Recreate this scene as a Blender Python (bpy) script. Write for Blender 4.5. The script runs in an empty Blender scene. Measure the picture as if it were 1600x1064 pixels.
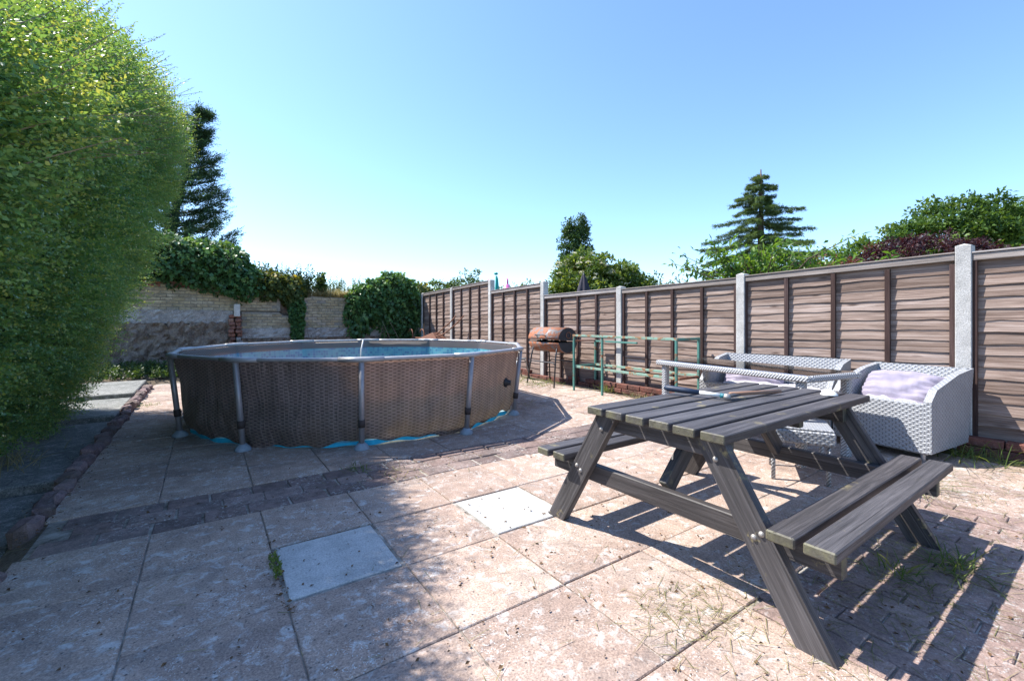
import bpy, math, random
import numpy as np
from mathutils import Vector, Matrix

random.seed(7); rng = np.random.default_rng(7)
scene = bpy.context.scene
COL = scene.collection
R = math.radians

# ------------------------------------------------------------------ camera
cam_d = bpy.data.cameras.new('camera'); cam = bpy.data.objects.new('camera', cam_d); COL.objects.link(cam)
scene.camera = cam
YAW = .602
cam.location = (0, 0, 1.173)
cam.rotation_euler = (R(90), 0, -YAW)
cam_d.sensor_width = 36; cam_d.lens = 36 * 697.8 / 1600
cam_d.shift_y = -30.5 / 1600
cam_d.clip_start = .02; cam_d.clip_end = 2000
# ------------------------------------------------------------------ sky and sun
SHX, SHY = .46, -.575                       # shadow offset on the ground for one metre of height
SUN_EL = math.atan2(1, math.hypot(SHX, SHY)); SUN_AZ = math.atan2(-SHX, -SHY)
world = bpy.data.worlds.new('World'); scene.world = world; world.use_nodes = True
wn = world.node_tree; bg = wn.nodes['Background']
sky = wn.nodes.new('ShaderNodeTexSky'); sky.sky_type = 'NISHITA'; sky.sun_disc = False
sky.sun_elevation = SUN_EL; sky.sun_rotation = SUN_AZ
sky.altitude = 0; sky.air_density = 1.0; sky.dust_density = .4; sky.ozone_density = 7.0
wn.links.new(sky.outputs[0], bg.inputs[0]); bg.inputs[1].default_value = .11
sun_d = bpy.data.lights.new('sun', 'SUN'); sun_d.energy = 3.3; sun_d.angle = R(.5); sun_d.color = (1, .955, .88)
sun = bpy.data.objects.new('sun', sun_d); COL.objects.link(sun); sun.location = (-4, 6, 12)
sun.rotation_euler = Vector((SHX, SHY, -1)).to_track_quat('-Z', 'Y').to_euler()
vs = scene.view_settings; vs.view_transform = 'Standard'; vs.look = 'None'; vs.gamma = 1; vs.exposure = 1.6
vs.use_curve_mapping = False
scene.render.engine = 'CYCLES'
cy = scene.cycles; cy.max_bounces = 8; cy.diffuse_bounces = 4; cy.transparent_max_bounces = 12
scene.render.resolution_x = 1024; scene.render.resolution_y = 680

# ------------------------------------------------------------------ material helpers
class NT:
    def __init__(s, name):
        s.m = bpy.data.materials.new(name); s.m.use_nodes = True; s.t = s.m.node_tree
        s.b = s.t.nodes['Principled BSDF']; s.out = s.t.nodes['Material Output']
    def n(s, typ, **kw):
        o = s.t.nodes.new('ShaderNode' + typ)
        for k, v in kw.items(): setattr(o, k, v)
        return o
    def l(s, a, b): s.t.links.new(a, b)
    def set(s, sock, v):
        if isinstance(v, bpy.types.NodeSocket): s.l(v, sock)
        elif v is not None:
            try: sock.default_value = v
            except Exception: sock.default_value = (*v, 1)
    def pos(s): return s.n('NewGeometry').outputs['Position']
    def objc(s): return s.n('TexCoord').outputs['Object']
    def uv(s): return s.n('TexCoord').outputs['UV']
    def attr(s, name, out='Vector'): o = s.n('Attribute'); o.attribute_name = name; return o.outputs[out]
    def rnd(s): return s.n('ObjectInfo').outputs['Random']
    def mapp(s, vec, scale=(1, 1, 1), loc=(0, 0, 0), rot=(0, 0, 0)):
        o = s.n('Mapping'); s.l(vec, o.inputs[0]); o.inputs['Location'].default_value = loc
        o.inputs['Rotation'].default_value = rot; o.inputs['Scale'].default_value = scale; return o.outputs[0]
    def noise(s, vec, scale, detail=4, rough=.55, dist=0):
        o = s.n('TexNoise'); s.l(vec, o.inputs['Vector']); o.inputs['Scale'].default_value = scale
        o.inputs['Detail'].default_value = detail; o.inputs['Roughness'].default_value = rough; o.inputs['Distortion'].default_value = dist
        return o.outputs['Fac']
    def n_col(s, vec, scale):
        o = s.n('TexNoise'); s.l(vec, o.inputs['Vector']); o.inputs['Scale'].default_value = scale; return o.outputs['Color']
    def voro(s, vec, scale, feat='F1', out='Distance'):
        o = s.n('TexVoronoi'); o.feature = feat; s.l(vec, o.inputs['Vector']); o.inputs['Scale'].default_value = scale; return o.outputs[out]
    def ramp(s, fac, stops):
        o = s.n('ValToRGB'); s.l(fac, o.inputs[0]); e = o.color_ramp.elements
        while len(e) < len(stops): e.new(.5)
        for i, (p, c) in enumerate(stops):
            e[i].position = p; e[i].color = (*(c if hasattr(c, '__len__') else (c, c, c)), 1)
        return o.outputs[0]
    def mix(s, fac, a, b, mode='MIX'):
        o = s.n('MixRGB', blend_type=mode); s.set(o.inputs[0], fac); s.set(o.inputs[1], a); s.set(o.inputs[2], b); return o.outputs[0]
    def math(s, op, a, b=None):
        o = s.n('Math', operation=op); s.set(o.inputs[0], a)
        if b is not None: s.set(o.inputs[1], b)
        return o.outputs[0]
    def bump(s, h, strength=.4, dist=.01):
        o = s.n('Bump'); s.l(h, o.inputs['Height']); o.inputs['Strength'].default_value = strength; o.inputs['Distance'].default_value = dist
        s.l(o.outputs[0], s.b.inputs['Normal']); return o.outputs[0]
    def fin(s, col=None, rough=.7, metal=0, spec=.35):
        s.set(s.b.inputs['Base Color'], col); s.set(s.b.inputs['Roughness'], rough); s.set(s.b.inputs['Metallic'], metal)
        s.b.inputs['Specular IOR Level'].default_value = spec
        return s.m
MAT = {}
def concrete(name, c0, c1, c2, lichen=.5, speck=.6, seed=0, grain=1.0, crack=.65):
    a = NT(name); ov = a.n('VectorMath', operation='ADD'); cxyz = a.n('CombineXYZ'); a.l(a.math('MULTIPLY', a.rnd(), 23.0), cxyz.inputs[0]); a.l(a.math('MULTIPLY', a.rnd(), 41.0), cxyz.inputs[1])
    a.l(a.mapp(a.pos(), loc=(seed, seed * 2.3, 0)), ov.inputs[0]); a.l(cxyz.outputs[0], ov.inputs[1]); p = ov.outputs[0]
    big = a.noise(p, 1.6, 5, .6, .4); mid = a.noise(p, 9, 5, .65); fine = a.noise(p, 120, 3, .7)
    col = a.ramp(big, [(.32, c0), (.5, c1), (.68, c2)])
    col = a.mix(a.rnd(), col, a.mix(1, col, (.80, .80, .82), 'MULTIPLY'))
    col = a.mix(.6, col, a.ramp(mid, [(.3, .35), (.5, .5), (.72, .66)]), 'OVERLAY')
    col = a.mix(.75 * grain, col, a.ramp(fine, [(.34, .18), (.5, .5), (.66, .82)]), 'OVERLAY')
    # pale lichen flecks, in patches
    li = a.voro(a.mix(.10, p, a.n_col(p, 30)), 55); patch = a.noise(p, 3.1, 4, .6)
    lm = a.math('MULTIPLY', a.ramp(li, [(.16, 1), (.30, 0)]), a.ramp(patch, [(.47, 0), (.6, 1)]))
    col = a.mix(a.math('MULTIPLY', lm, lichen), col, (.66, .65, .62))
    wash = a.noise(p, 14, 6, .75, .6)
    col = a.mix(a.math('MULTIPLY', a.ramp(wash, [(.53, 0), (.66, 1)]), lichen * .75), col, (.60, .59, .57))
    sp = a.voro(a.mapp(p, loc=(3, 1, 0)), 38); keep = a.noise(p, 25, 1)
    dm = a.math('MULTIPLY', a.ramp(sp, [(.12, 1), (.22, 0)]), a.ramp(keep, [(.5, 0), (.56, 1)]))
    col = a.mix(a.math('MULTIPLY', dm, speck), col, (.05, .048, .05))
    st = a.noise(p, 2.4, 5, .7, .8)
    col = a.mix(a.math('MULTIPLY', a.ramp(st, [(.52, 0), (.68, 1)]), .4 * speck), col, (.10, .10, .105))
    crk = a.voro(a.mapp(a.mix(.08, p, a.noise(p, 7, 3)), (1, 1, .1)), 2.2, 'DISTANCE_TO_EDGE')
    ckm = a.math('MULTIPLY', a.ramp(crk, [(.004, 1), (.012, 0)]), a.ramp(a.noise(p, 1.1, 2), [(.5, 0), (.58, 1)]))
    col = a.mix(a.math('MULTIPLY', ckm, crack), col, (.05, .045, .045))
    a.bump(a.math('ADD', fine, a.math('ADD', a.math('MULTIPLY', mid, 1.2), a.math('MULTIPLY', lm, .3))), .55, .006)
    return a.fin(col, .88, spec=.25)
MAT['slab'] = concrete('paving_concrete', (.30, .22, .18), (.39, .285, .225), (.45, .35, .285), .9, .8, 0, .75, .25)
MAT['cover'] = concrete('pale_concrete', (.40, .39, .37), (.45, .44, .42), (.49, .48, .455), .25, .5, 4, .5, 0)
MAT['path'] = concrete('path_concrete', (.135, .14, .125), (.19, .19, .175), (.25, .245, .225), .55, .6, 9)
MAT['post'] = concrete('post_concrete', (.44, .43, .40), (.52, .51, .48), (.56, .55, .52), .2, .35, 2, .6, 0)
MAT['render'] = concrete('old_render', (.22, .20, .185), (.34, .315, .295), (.46, .44, .41), .8, .8, 6)

def brickmat(name, cols, dirt=.5, moss=0, lich=.4):
    a = NT(name); p = a.pos(); r = a.rnd()
    col = a.ramp(r, [(i / (len(cols) - 1), c) for i, c in enumerate(cols)])
    mid = a.noise(p, 14, 6, .7); fine = a.noise(p, 140, 3, .7)
    col = a.mix(.7, col, a.ramp(mid, [(.3, .25), (.5, .5), (.7, .72)]), 'OVERLAY')
    col = a.mix(.6, col, a.ramp(fine, [(.3, .25), (.7, .75)]), 'OVERLAY')
    col = a.mix(a.math('MULTIPLY', a.ramp(a.noise(p, 5, 5, .7), [(.45, 0), (.65, 1)]), dirt), col, (.045, .04, .038))
    li = a.math('MULTIPLY', a.ramp(a.noise(p, 42, 6, .8, .5), [(.54, 0), (.62, 1)]), a.ramp(a.noise(p, 4, 4), [(.44, 0), (.6, 1)]))
    col = a.mix(a.math('MULTIPLY', li, lich), col, (.55, .54, .52))
    if moss: col = a.mix(a.math('MULTIPLY', a.ramp(a.noise(p, 2.2, 4), [(.45, 0), (.65, 1)]), moss), col, (.12, .125, .06))
    a.bump(a.math('ADD', fine, a.math('MULTIPLY', mid, 2)), .7, .008)
    return a.fin(col, .9, spec=.2)
MAT['paver'] = brickmat('paving_brick', [(.17, .125, .115), (.24, .17, .15), (.19, .145, .135), (.29, .215, .19)], .4, 0, .9)
MAT['warm_paver'] = brickmat('warm_paving_brick', [(.26, .18, .155), (.33, .235, .20), (.28, .20, .175), (.38, .28, .24)], .3, 0, .75)
MAT['kerb'] = brickmat('kerb_brick', [(.21, .14, .14), (.26, .18, .175), (.17, .12, .12)], .4, .25, .35)
MAT['stock'] = brickmat('yellow_stock_brick', [(.38, .30, .19), (.46, .38, .25), (.32, .27, .19), (.50, .42, .29), (.40, .35, .28)], .3, .3, .5)
MAT['redbrick'] = brickmat('red_brick', [(.24, .10, .07), (.30, .14, .10), (.19, .09, .07), (.33, .19, .14)], .45, 0, .4)
MAT['plinth'] = brickmat('plinth_brick', [(.15, .06, .045), (.19, .08, .06), (.12, .055, .045)], .5, 0, .15)

a = NT('soil'); p = a.pos(); n1 = a.noise(p, 3, 6, .65); n2 = a.noise(p, 40, 4, .7)
col = a.ramp(n1, [(.3, (.075, .058, .042)), (.5, (.14, .11, .08)), (.7, (.22, .18, .13))])
col = a.mix(.7, col, a.ramp(n2, [(.3, .25), (.7, .75)]), 'OVERLAY'); a.bump(n2, .8, .02); MAT['soil'] = a.fin(col, .95, spec=.15)
a = NT('dark_earth'); p = a.pos(); n1 = a.noise(p, 5, 6, .7, .5); n2 = a.noise(p, 30, 4, .7)
col = a.ramp(n1, [(.3, (.12, .09, .07)), (.5, (.23, .18, .145)), (.7, (.36, .31, .26))])
col = a.mix(.7, col, a.ramp(n2, [(.3, .25), (.7, .75)]), 'OVERLAY'); a.bump(a.math('ADD', n1, n2), .9, .03); MAT['earth'] = a.fin(col, .95, spec=.15)
a = NT('mortar'); p = a.pos(); n1 = a.noise(p, 20, 5, .7)
MAT['joint'] = a.fin(a.ramp(a.noise(p, 6, 6, .75), [(.36, (.08, .068, .055)), (.46, (.22, .19, .16)), (.62, (.42, .39, .35))]), .95, spec=.15)
a = NT('mortar'); p = a.pos(); n1 = a.noise(p, 20, 5, .7)
MAT['mortar'] = a.fin(a.ramp(n1, [(.3, (.16, .15, .13)), (.7, (.34, .32, .28))]), .95, spec=.15); 
a = NT('field'); p = a.pos(); n1 = a.noise(p, .4, 6, .7)
MAT['field'] = a.fin(a.ramp(n1, [(.3, (.06, .08, .03)), (.7, (.14, .13, .07))]), .95, spec=.15)

def woodmat(name, dark, mid, light, rough=.6, scale=1.0, lich=None, knots=.6, spec=.35, grey=None, edge=None):
    a = NT(name); t = a.attr('tc'); r = a.rnd()
    t2 = a.n('VectorMath', operation='ADD'); a.l(t, t2.inputs[0])
    cx = a.n('CombineXYZ'); a.l(a.math('MULTIPLY', r, 37.0), cx.inputs[0]); a.l(a.math('MULTIPLY', r, 11.0), cx.inputs[1]); a.l(cx.outputs[0], t2.inputs[1])
    tt = t2.outputs[0]
    wob = a.noise(tt, 2.2, 3, .5)
    grain = a.noise(a.mapp(tt, (1.3 * scale, 34 * scale, 34 * scale)), 1.5, 6, .65, .5)
    fine = a.noise(a.mapp(tt, (4 * scale, 190 * scale, 190 * scale)), 1.2, 4, .7)
    big = a.noise(a.mapp(tt, (1.2, 3, 3)), 1.1, 4, .6)
    col = a.ramp(grain, [(.28, dark), (.5, mid), (.72, light)])
    col = a.mix(.6, col, a.ramp(fine, [(.3, .28), (.7, .72)]), 'OVERLAY')
    col = a.mix(.5, col, a.ramp(big, [(.3, .33), (.7, .67)]), 'OVERLAY')
    col = a.mix(.8, col, a.mix(1, col, a.ramp(r, [(0, (.55, .50, .47)), (.35, (.85, .80, .77)), (.7, (1, .97, .95)), (1, (1.0, 1.0, 1.03))]), 'MULTIPLY'))
    kv = a.voro(a.mapp(tt, (2.6, 9, 9)), 1.0); kn = a.ramp(kv, [(.05, 1), (.17, 0)])
    col = a.mix(a.math('MULTIPLY', kn, knots), col, dark)
    if lich:
        lm = a.math('MULTIPLY', a.ramp(a.noise(tt, 9, 5, .7), [(.60, 0), (.68, 1)]), a.ramp(a.noise(tt, 2, 2), [(.48, 0), (.6, 1)]))
        col = a.mix(a.math('MULTIPLY', lm, .75), col, lich)
    if edge:   # algae on the sawn ends
        em = a.ramp(a.attr('tc_end', 'Fac'), [(.2, 0), (1, 1)])
        col = a.mix(a.math('MULTIPLY', em, a.ramp(a.noise(tt, 18, 4), [(.35, .1), (.68, .8)])), col, edge)
    ck = a.ramp(a.noise(a.mapp(tt, (.8, 60, 60)), 1.0, 2, .5), [(.66, 0), (.72, 1)])
    col = a.mix(a.math('MULTIPLY', ck, .6), col, (dark[0] * .35, dark[1] * .35, dark[2] * .35))
    a.bump(a.math('SUBTRACT', a.math('ADD', grain, a.math('MULTIPLY', fine, .5)), ck), .5, .004)
    return a.fin(col, a.ramp(grain, [(.3, min(1, rough + .12)), (.7, rough)]), spec=spec)
MAT['dark_wood'] = woodmat('stained_dark_timber', (.032, .030, .031), (.066, .062, .064), (.130, .123, .127), .5, 1, (.30, .25, .12), .4, .38, edge=(.16, .15, .085))
MAT['fence_wood'] = woodmat('weathered_fence_timber', (.11, .076, .062), (.275, .208, .175), (.44, .365, .325), .8, .8, None, .95, .2)
MAT['batten'] = woodmat('dark_batten_timber', (.045, .029, .026), (.068, .043, .039), (.105, .07, .063), .8, 1, None, .3, .2)
MAT['cap_wood'] = woodmat('grey_capping_timber', (.22, .19, .175), (.33, .30, .28), (.43, .40, .38), .8, 1, None, .6, .2)
MAT['handle_wood'] = woodmat('worn_handle_timber', (.22, .12, .08), (.34, .21, .15), (.45, .30, .22), .6)

def plain(name, col, rough=.5, metal=0, spec=.4, var=.25, vs_=18, bumpk=.1):
    a = NT(name); t = a.pos(); n = a.noise(t, vs_, 5, .65)
    c = a.mix(var * 2, col, a.ramp(n, [(.3, .3), (.7, .7)]), 'OVERLAY')
    if bumpk: a.bump(n, bumpk, .004)
    return a.fin(c, a.ramp(n, [(.3, max(0, rough - .1)), (.7, min(1, rough + .12))]), metal, spec)
MAT['pool_metal'] = plain('pool_grey_frame', (.30, .28, .29), .38, .25, .5, .15)
MAT['pool_rail'] = plain('pool_grey_rail', (.34, .335, .345), .35, .15, .5, .15)
MAT['pool_foot'] = plain('pool_foot_plastic', (.24, .29, .34), .5)
MAT['cyan'] = plain('cyan_liner', (.02, .42, .62), .4, 0, .4, .2)
MAT['strap'] = plain('strap_fabric', (.05, .038, .036), .8)
MAT['black'] = plain('black_plastic', (.02, .02, .022), .45)
MAT['white'] = plain('white_plastic', (.72, .71, .68), .5, 0, .4, .1)
MAT['steel'] = plain('galvanised_bolt', (.34, .32, .30), .55, .6)
MAT['alu'] = plain('grey_furniture_leg', (.33, .34, .36), .4, .4)
MAT['blacksteel'] = plain('black_painted_steel', (.045, .048, .055), .5, .2)
MAT['greymetal'] = plain('grey_tube', (.36, .37, .38), .45, .4)
MAT['blue_grip'] = plain('blue_black_grip', (.018, .03, .06), .5)
MAT['teal'] = plain('teal_plastic', (.02, .16, .20), .5)
MAT['pink'] = plain('pink_plastic', (.62, .16, .40), .45)
MAT['green_plastic'] = plain('green_plastic', (.0, .30, .24), .45)
MAT['parasol'] = plain('dark_parasol_cloth', (.035, .032, .045), .85)
MAT['bark'] = plain('bark', (.10, .075, .055), .9, 0, .15, .45, 14, .8)
MAT['twig'] = plain('grey_twig', (.26, .20, .15), .9, 0, .15, .3)
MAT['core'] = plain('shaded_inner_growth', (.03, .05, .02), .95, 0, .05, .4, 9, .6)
MAT['stone'] = plain('pebble', (.22, .19, .17), .85, 0, .2, .4)
MAT['litter'] = plain('dry_leaf', (.13, .075, .04), .8, 0, .2, .4, 30)
def rustpaint(name, paint, rust, thr):
    a = NT(name); p = a.pos(); n = a.noise(p, 9, 7, .72, .4); n2 = a.noise(p, 60, 4, .7)
    rc = a.ramp(n2, [(.3, tuple(x * .55 for x in rust)), (.7, tuple(min(1, x * 1.35) for x in rust))])
    m = a.ramp(n, [(thr - .03, 0), (thr + .03, 1)])
    a.bump(a.math('ADD', n2, m), .4, .004)
    return a.fin(a.mix(m, a.mix(.4, paint, a.ramp(n2, [(.3, .3), (.7, .7)]), 'OVERLAY'), rc), a.ramp(m, [(0, .5), (1, .85)]), 0, .35)
MAT['green_rust'] = rustpaint('flaking_green_paint', (.08, .22, .185), (.24, .10, .045), .60)
MAT['pale_green_rust'] = rustpaint('pale_green_paint', (.22, .36, .29), (.30, .17, .09), .53)  # paler, rustier version of the green paint, used on the long rails
MAT['bbq_rust'] = rustpaint('rusting_drum_steel', (.17, .165, .165), (.33, .13, .07), .47)
MAT['rust'] = rustpaint('rusty_steel', (.16, .10, .08), (.24, .11, .07), .4)
MAT['bbq_dark'] = plain('sooty_steel', (.045, .05, .06), .55, .3)

def weave(a, uv, sx, sy):
    """over-under strands: returns (height, gap) for cells sx by sy metres"""
    sep = a.n('SeparateXYZ'); a.l(uv, sep.inputs[0])
    u = a.math('DIVIDE', sep.outputs[0], sx); v = a.math('DIVIDE', sep.outputs[1], sy)
    row = a.math('FLOOR', v); odd = a.math('MODULO', a.math('ABSOLUTE', row), 2.0)
    uu = a.math('ADD', u, a.math('MULTIPLY', odd, .5))
    fu = a.math('SUBTRACT', a.math('FRACT', uu), .5); fv = a.math('SUBTRACT', a.math('FRACT', v), .5)
    hu = a.math('COSINE', a.math('MULTIPLY', fu, math.pi * 1.9)); hv = a.math('COSINE', a.math('MULTIPLY', fv, math.pi))
    return a.math('MULTIPLY', a.math('MAXIMUM', hu, 0.0), hv), fu, fv
a = NT('grey_rattan'); h, fu, fv = weave(a, a.uv(), .046, .0175)
n = a.noise(a.pos(), 60, 4)
dot = a.math('MULTIPLY', a.ramp(a.math('ABSOLUTE', fu), [(.36, 0), (.44, 1)]), a.ramp(a.math('ABSOLUTE', fv), [(.22, 1), (.42, 0)]))
col = a.mix(a.ramp(a.math('ABSOLUTE', fv), [(.3, 0), (.5, .55)]), (.33, .34, .36), (.16, .165, .18)); col = a.mix(a.math('MULTIPLY', dot, .75), col, (.07, .072, .08))  # strand edges darkened: row shading put into the colour, plus dark dots
col = a.mix(.3, col, a.ramp(a.noise(a.uv(), 9, 4), [(.3, .4), (.7, .6)]), 'OVERLAY')
col = a.mix(.35, col, a.ramp(n, [(.3, .35), (.7, .65)]), 'OVERLAY'); a.bump(h, .7, .006); MAT['rattan'] = a.fin(col, .5, spec=.4)
a = NT('grey_rattan_braid'); u = a.uv(); w = a.n('TexWave'); w.wave_type = 'BANDS'; w.bands_direction = 'DIAGONAL'; a.l(u, w.inputs[0]); w.inputs['Scale'].default_value = 24
col = a.ramp(w.outputs['Fac'], [(.0, (.15, .155, .165)), (.35, (.34, .345, .355)), (1, (.46, .465, .48))]); a.bump(w.outputs['Fac'], .8, .006); MAT['braid'] = a.fin(col, .5, spec=.4)

a = NT('pool_wicker_print'); t = a.attr('tc'); h, fu, fv = weave(a, a.mapp(t, (1, 1, 1)), .082, .0165)
sep = a.n('SeparateXYZ'); a.l(t, sep.inputs[0])
slit = a.math('MULTIPLY', a.ramp(a.math('ABSOLUTE', fu), [(.29, 0), (.36, 1)]), a.ramp(a.math('ABSOLUTE', fv), [(.18, 1), (.34, 0)]))
colm = a.ramp(a.math('FRACT', a.math('DIVIDE', sep.outputs[0], .164)), [(0, .42), (.5, .58), (1, .42)])
n = a.noise(t, 4, 4, .6)
col = a.mix(.6, (.26, .19, .175), a.ramp(n, [(.3, .36), (.7, .64)]), 'OVERLAY'); col = a.mix(.6, col, colm, 'OVERLAY')
col = a.mix(a.math('MULTIPLY', slit, .82), col, (.05, .033, .033))
hem_glow = a.math('MULTIPLY', a.ramp(a.noise(t, 2.6, 5, .65), [(.45, 0), (.7, 1)]), a.ramp(sep.outputs[1], [(.02, 1), (.45, 0)]))  # warm glow of sun through the wall, painted in near the hem
col = a.mix(a.math('MULTIPLY', hem_glow, .6), col, (.26, .16, .09))
cre = a.noise(a.mapp(t, (5, 1.3, 1), rot=(0, 0, .5)), 1.6, 4, .6, 1.2); nrm = a.bump(a.math('ADD', a.math('MULTIPLY', slit, -.25), a.math('MULTIPLY', cre, 2.2)), .6, .035)
a.fin(col, .55, spec=.35)
tr = a.n('BsdfTranslucent'); a.l(a.mix(1, col, (1.0, .84, .68), 'MULTIPLY'), tr.inputs[0]); mx = a.n('MixShader'); mx.inputs[0].default_value = .36
a.l(a.b.outputs[0], mx.inputs[1]); a.l(tr.outputs[0], mx.inputs[2]); a.l(mx.outputs[0], a.out.inputs[0]); MAT['pool_wall'] = a.m

a = NT('pool_inner_liner'); t = a.attr('tc'); sep = a.n('SeparateXYZ'); a.l(t, sep.inputs[0])
cell = a.n('TexWhiteNoise', noise_dimensions='2D'); sc = a.mapp(t, (1 / .042, 1 / .042, 1)); fl = a.n('VectorMath', operation='FLOOR'); a.l(sc, fl.inputs[0]); a.l(fl.outputs[0], cell.inputs[0])
tile = a.ramp(cell.outputs['Value'], [(0, (.01, .25, .55)), (.3, (.02, .40, .64)), (.55, (.10, .58, .74)), (1, (.24, .70, .80))])
fr = a.n('VectorMath', operation='FRACTION'); a.l(sc, fr.inputs[0]); s2 = a.n('SeparateXYZ'); a.l(fr.outputs[0], s2.inputs[0])
gx = a.math('MULTIPLY', a.ramp(a.math('ABSOLUTE', a.math('SUBTRACT', s2.outputs[0], .5)), [(.40, 1), (.44, 0)]), a.ramp(a.math('ABSOLUTE', a.math('SUBTRACT', s2.outputs[1], .5)), [(.40, 1), (.44, 0)]))
tile = a.mix(gx, (.30, .68, .78), tile)
hh, fu, fv = weave(a, t, .052, .0165); grey = a.ramp(hh, [(0, (.12, .12, .135)), (.3, (.27, .275, .30)), (1, (.33, .335, .36))])
col = a.mix(a.ramp(sep.outputs[1], [(.700, 0), (.705, 1)]), tile, grey)
a.fin(col, .3, spec=.5); tr = a.n('BsdfTranslucent'); a.l(a.mix(.8, col, (.80, .72, .64)), tr.inputs[0]); mx = a.n('MixShader'); mx.inputs[0].default_value = .55
a.l(a.b.outputs[0], mx.inputs[1]); a.l(tr.outputs[0], mx.inputs[2]); a.l(mx.outputs[0], a.out.inputs[0]); MAT['liner'] = a.m
a = NT('pool_water'); tb = a.n('BsdfTransparent'); tb.inputs[0].default_value = (.80, .95, .97, 1); gl = a.n('BsdfGlossy'); gl.inputs['Roughness'].default_value = .04
fz = a.n('Fresnel'); fz.inputs[0].default_value = 1.33; mx = a.n('MixShader'); a.l(fz.outputs[0], mx.inputs[0]); a.l(tb.outputs[0], mx.inputs[1]); a.l(gl.outputs[0], mx.inputs[2])
nz = a.noise(a.pos(), 6, 3); bp = a.n('Bump'); a.l(nz, bp.inputs['Height']); bp.inputs['Strength'].default_value = .15; bp.inputs['Distance'].default_value = .02; a.l(bp.outputs[0], gl.inputs['Normal'])
a.l(mx.outputs[0], a.out.inputs[0]); MAT['water'] = a.m
a = NT('smoked_glass'); tb = a.n('BsdfTransparent'); tb.inputs[0].default_value = (.50, .49, .48, 1); gl = a.n('BsdfGlossy'); gl.inputs['Roughness'].default_value = .03
fz = a.n('Fresnel'); fz.inputs[0].default_value = 1.5; mx = a.n('MixShader'); a.l(fz.outputs[0], mx.inputs[0]); a.l(tb.outputs[0], mx.inputs[1]); a.l(gl.outputs[0], mx.inputs[2]); a.l(mx.outputs[0], a.out.inputs[0]); MAT['glass'] = a.m
a = NT('lilac_cloth'); p = a.objc(); n = a.noise(p, 6, 4, .6, .5); f_ = a.noise(p, 300, 2)
a.bump(a.math('ADD', n, a.math('MULTIPLY', f_, .05)), .25, .03)
MAT['lilac'] = a.fin(a.mix(.12, (.29, .26, .33), a.ramp(n, [(.3, .4), (.7, .6)]), 'OVERLAY'), .85, spec=.2)
a = NT('pale_cloth'); p = a.objc(); n = a.noise(p, 6, 4, .6, .5); a.bump(n, .4, .03); MAT['pale'] = a.fin((.48, .46, .47), .85, spec=.2)

def leafmat(name, stops, trans=.4, rough=.5, spec=.3, tcol=None):
    a = NT(name); t = a.attr('tint', 'Fac'); col = a.ramp(t, stops)
    a.fin(col, rough, spec=spec); tr = a.n('BsdfTranslucent')
    a.l(a.mix(1, col, tcol or (1.5, 1.35, .55), 'MULTIPLY'), tr.inputs[0]); mx = a.n('MixShader'); mx.inputs[0].default_value = trans
    a.l(a.b.outputs[0], mx.inputs[1]); a.l(tr.outputs[0], mx.inputs[2]); a.l(mx.outputs[0], a.out.inputs[0]); return a.m
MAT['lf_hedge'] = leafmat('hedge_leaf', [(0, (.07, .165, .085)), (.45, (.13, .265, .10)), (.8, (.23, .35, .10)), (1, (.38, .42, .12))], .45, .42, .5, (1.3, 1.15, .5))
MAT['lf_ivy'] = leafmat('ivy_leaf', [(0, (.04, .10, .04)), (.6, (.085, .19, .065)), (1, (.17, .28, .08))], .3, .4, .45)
MAT['lf_conifer'] = leafmat('conifer_spray', [(0, (.03, .07, .04)), (.6, (.06, .12, .065)), (1, (.10, .17, .08))], .25, .6, .2)
MAT['lf_spruce'] = leafmat('spruce_needle', [(0, (.055, .10, .04)), (.6, (.12, .185, .07)), (1, (.20, .26, .095))], .25, .6, .2)
MAT['lf_cherry'] = leafmat('cherry_leaf', [(0, (.05, .11, .025)), (.6, (.10, .20, .035)), (1, (.17, .27, .055))], .45, .4, .4)
MAT['lf_oak'] = leafmat('oak_leaf', [(0, (.035, .08, .022)), (.6, (.085, .155, .036)), (1, (.15, .22, .05))], .35, .5, .3)
MAT['lf_plum'] = leafmat('purple_leaf', [(0, (.025, .012, .018)), (.7, (.055, .025, .032)), (1, (.12, .05, .05))], .3, .5, .3, (1.5, .7, .6))
MAT['lf_rose'] = leafmat('reddish_leaf', [(0, (.10, .05, .03)), (.6, (.18, .07, .05)), (1, (.10, .14, .04))], .35, .5, .3, (1.4, .8, .6))
MAT['lf_elder'] = leafmat('elder_leaf', [(0, (.04, .08, .022)), (.6, (.085, .15, .035)), (1, (.16, .21, .05))], .4, .45, .35)
MAT['lf_poplar'] = leafmat('poplar_leaf', [(0, (.03, .07, .028)), (.6, (.06, .115, .04)), (1, (.10, .16, .055))], .3, .5, .3)
MAT['lf_nettle'] = leafmat('nettle_leaf', [(0, (.045, .08, .03)), (.6, (.09, .13, .045)), (.9, (.14, .17, .05)), (1, (.35, .28, .04))], .4, .55, .25)
MAT['lf_grass'] = leafmat('grass_blade', [(0, (.07, .12, .03)), (.5, (.13, .19, .05)), (1, (.30, .29, .11))], .4, .6, .25)
MAT['lf_straw'] = leafmat('dry_grass', [(0, (.16, .17, .07)), (.5, (.32, .28, .15)), (1, (.46, .40, .24))], .35, .7, .2, (1.2, 1.1, .8))
MAT['lf_flower'] = leafmat('cream_flower', [(0, (.50, .48, .32)), (1, (.72, .70, .56))], .4, .7, .2, (1, 1, .9))
MAT['lf_weed'] = leafmat('weed_leaf', [(0, (.03, .065, .025)), (.6, (.06, .11, .035)), (1, (.12, .16, .05))], .35, .5, .3)

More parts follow.
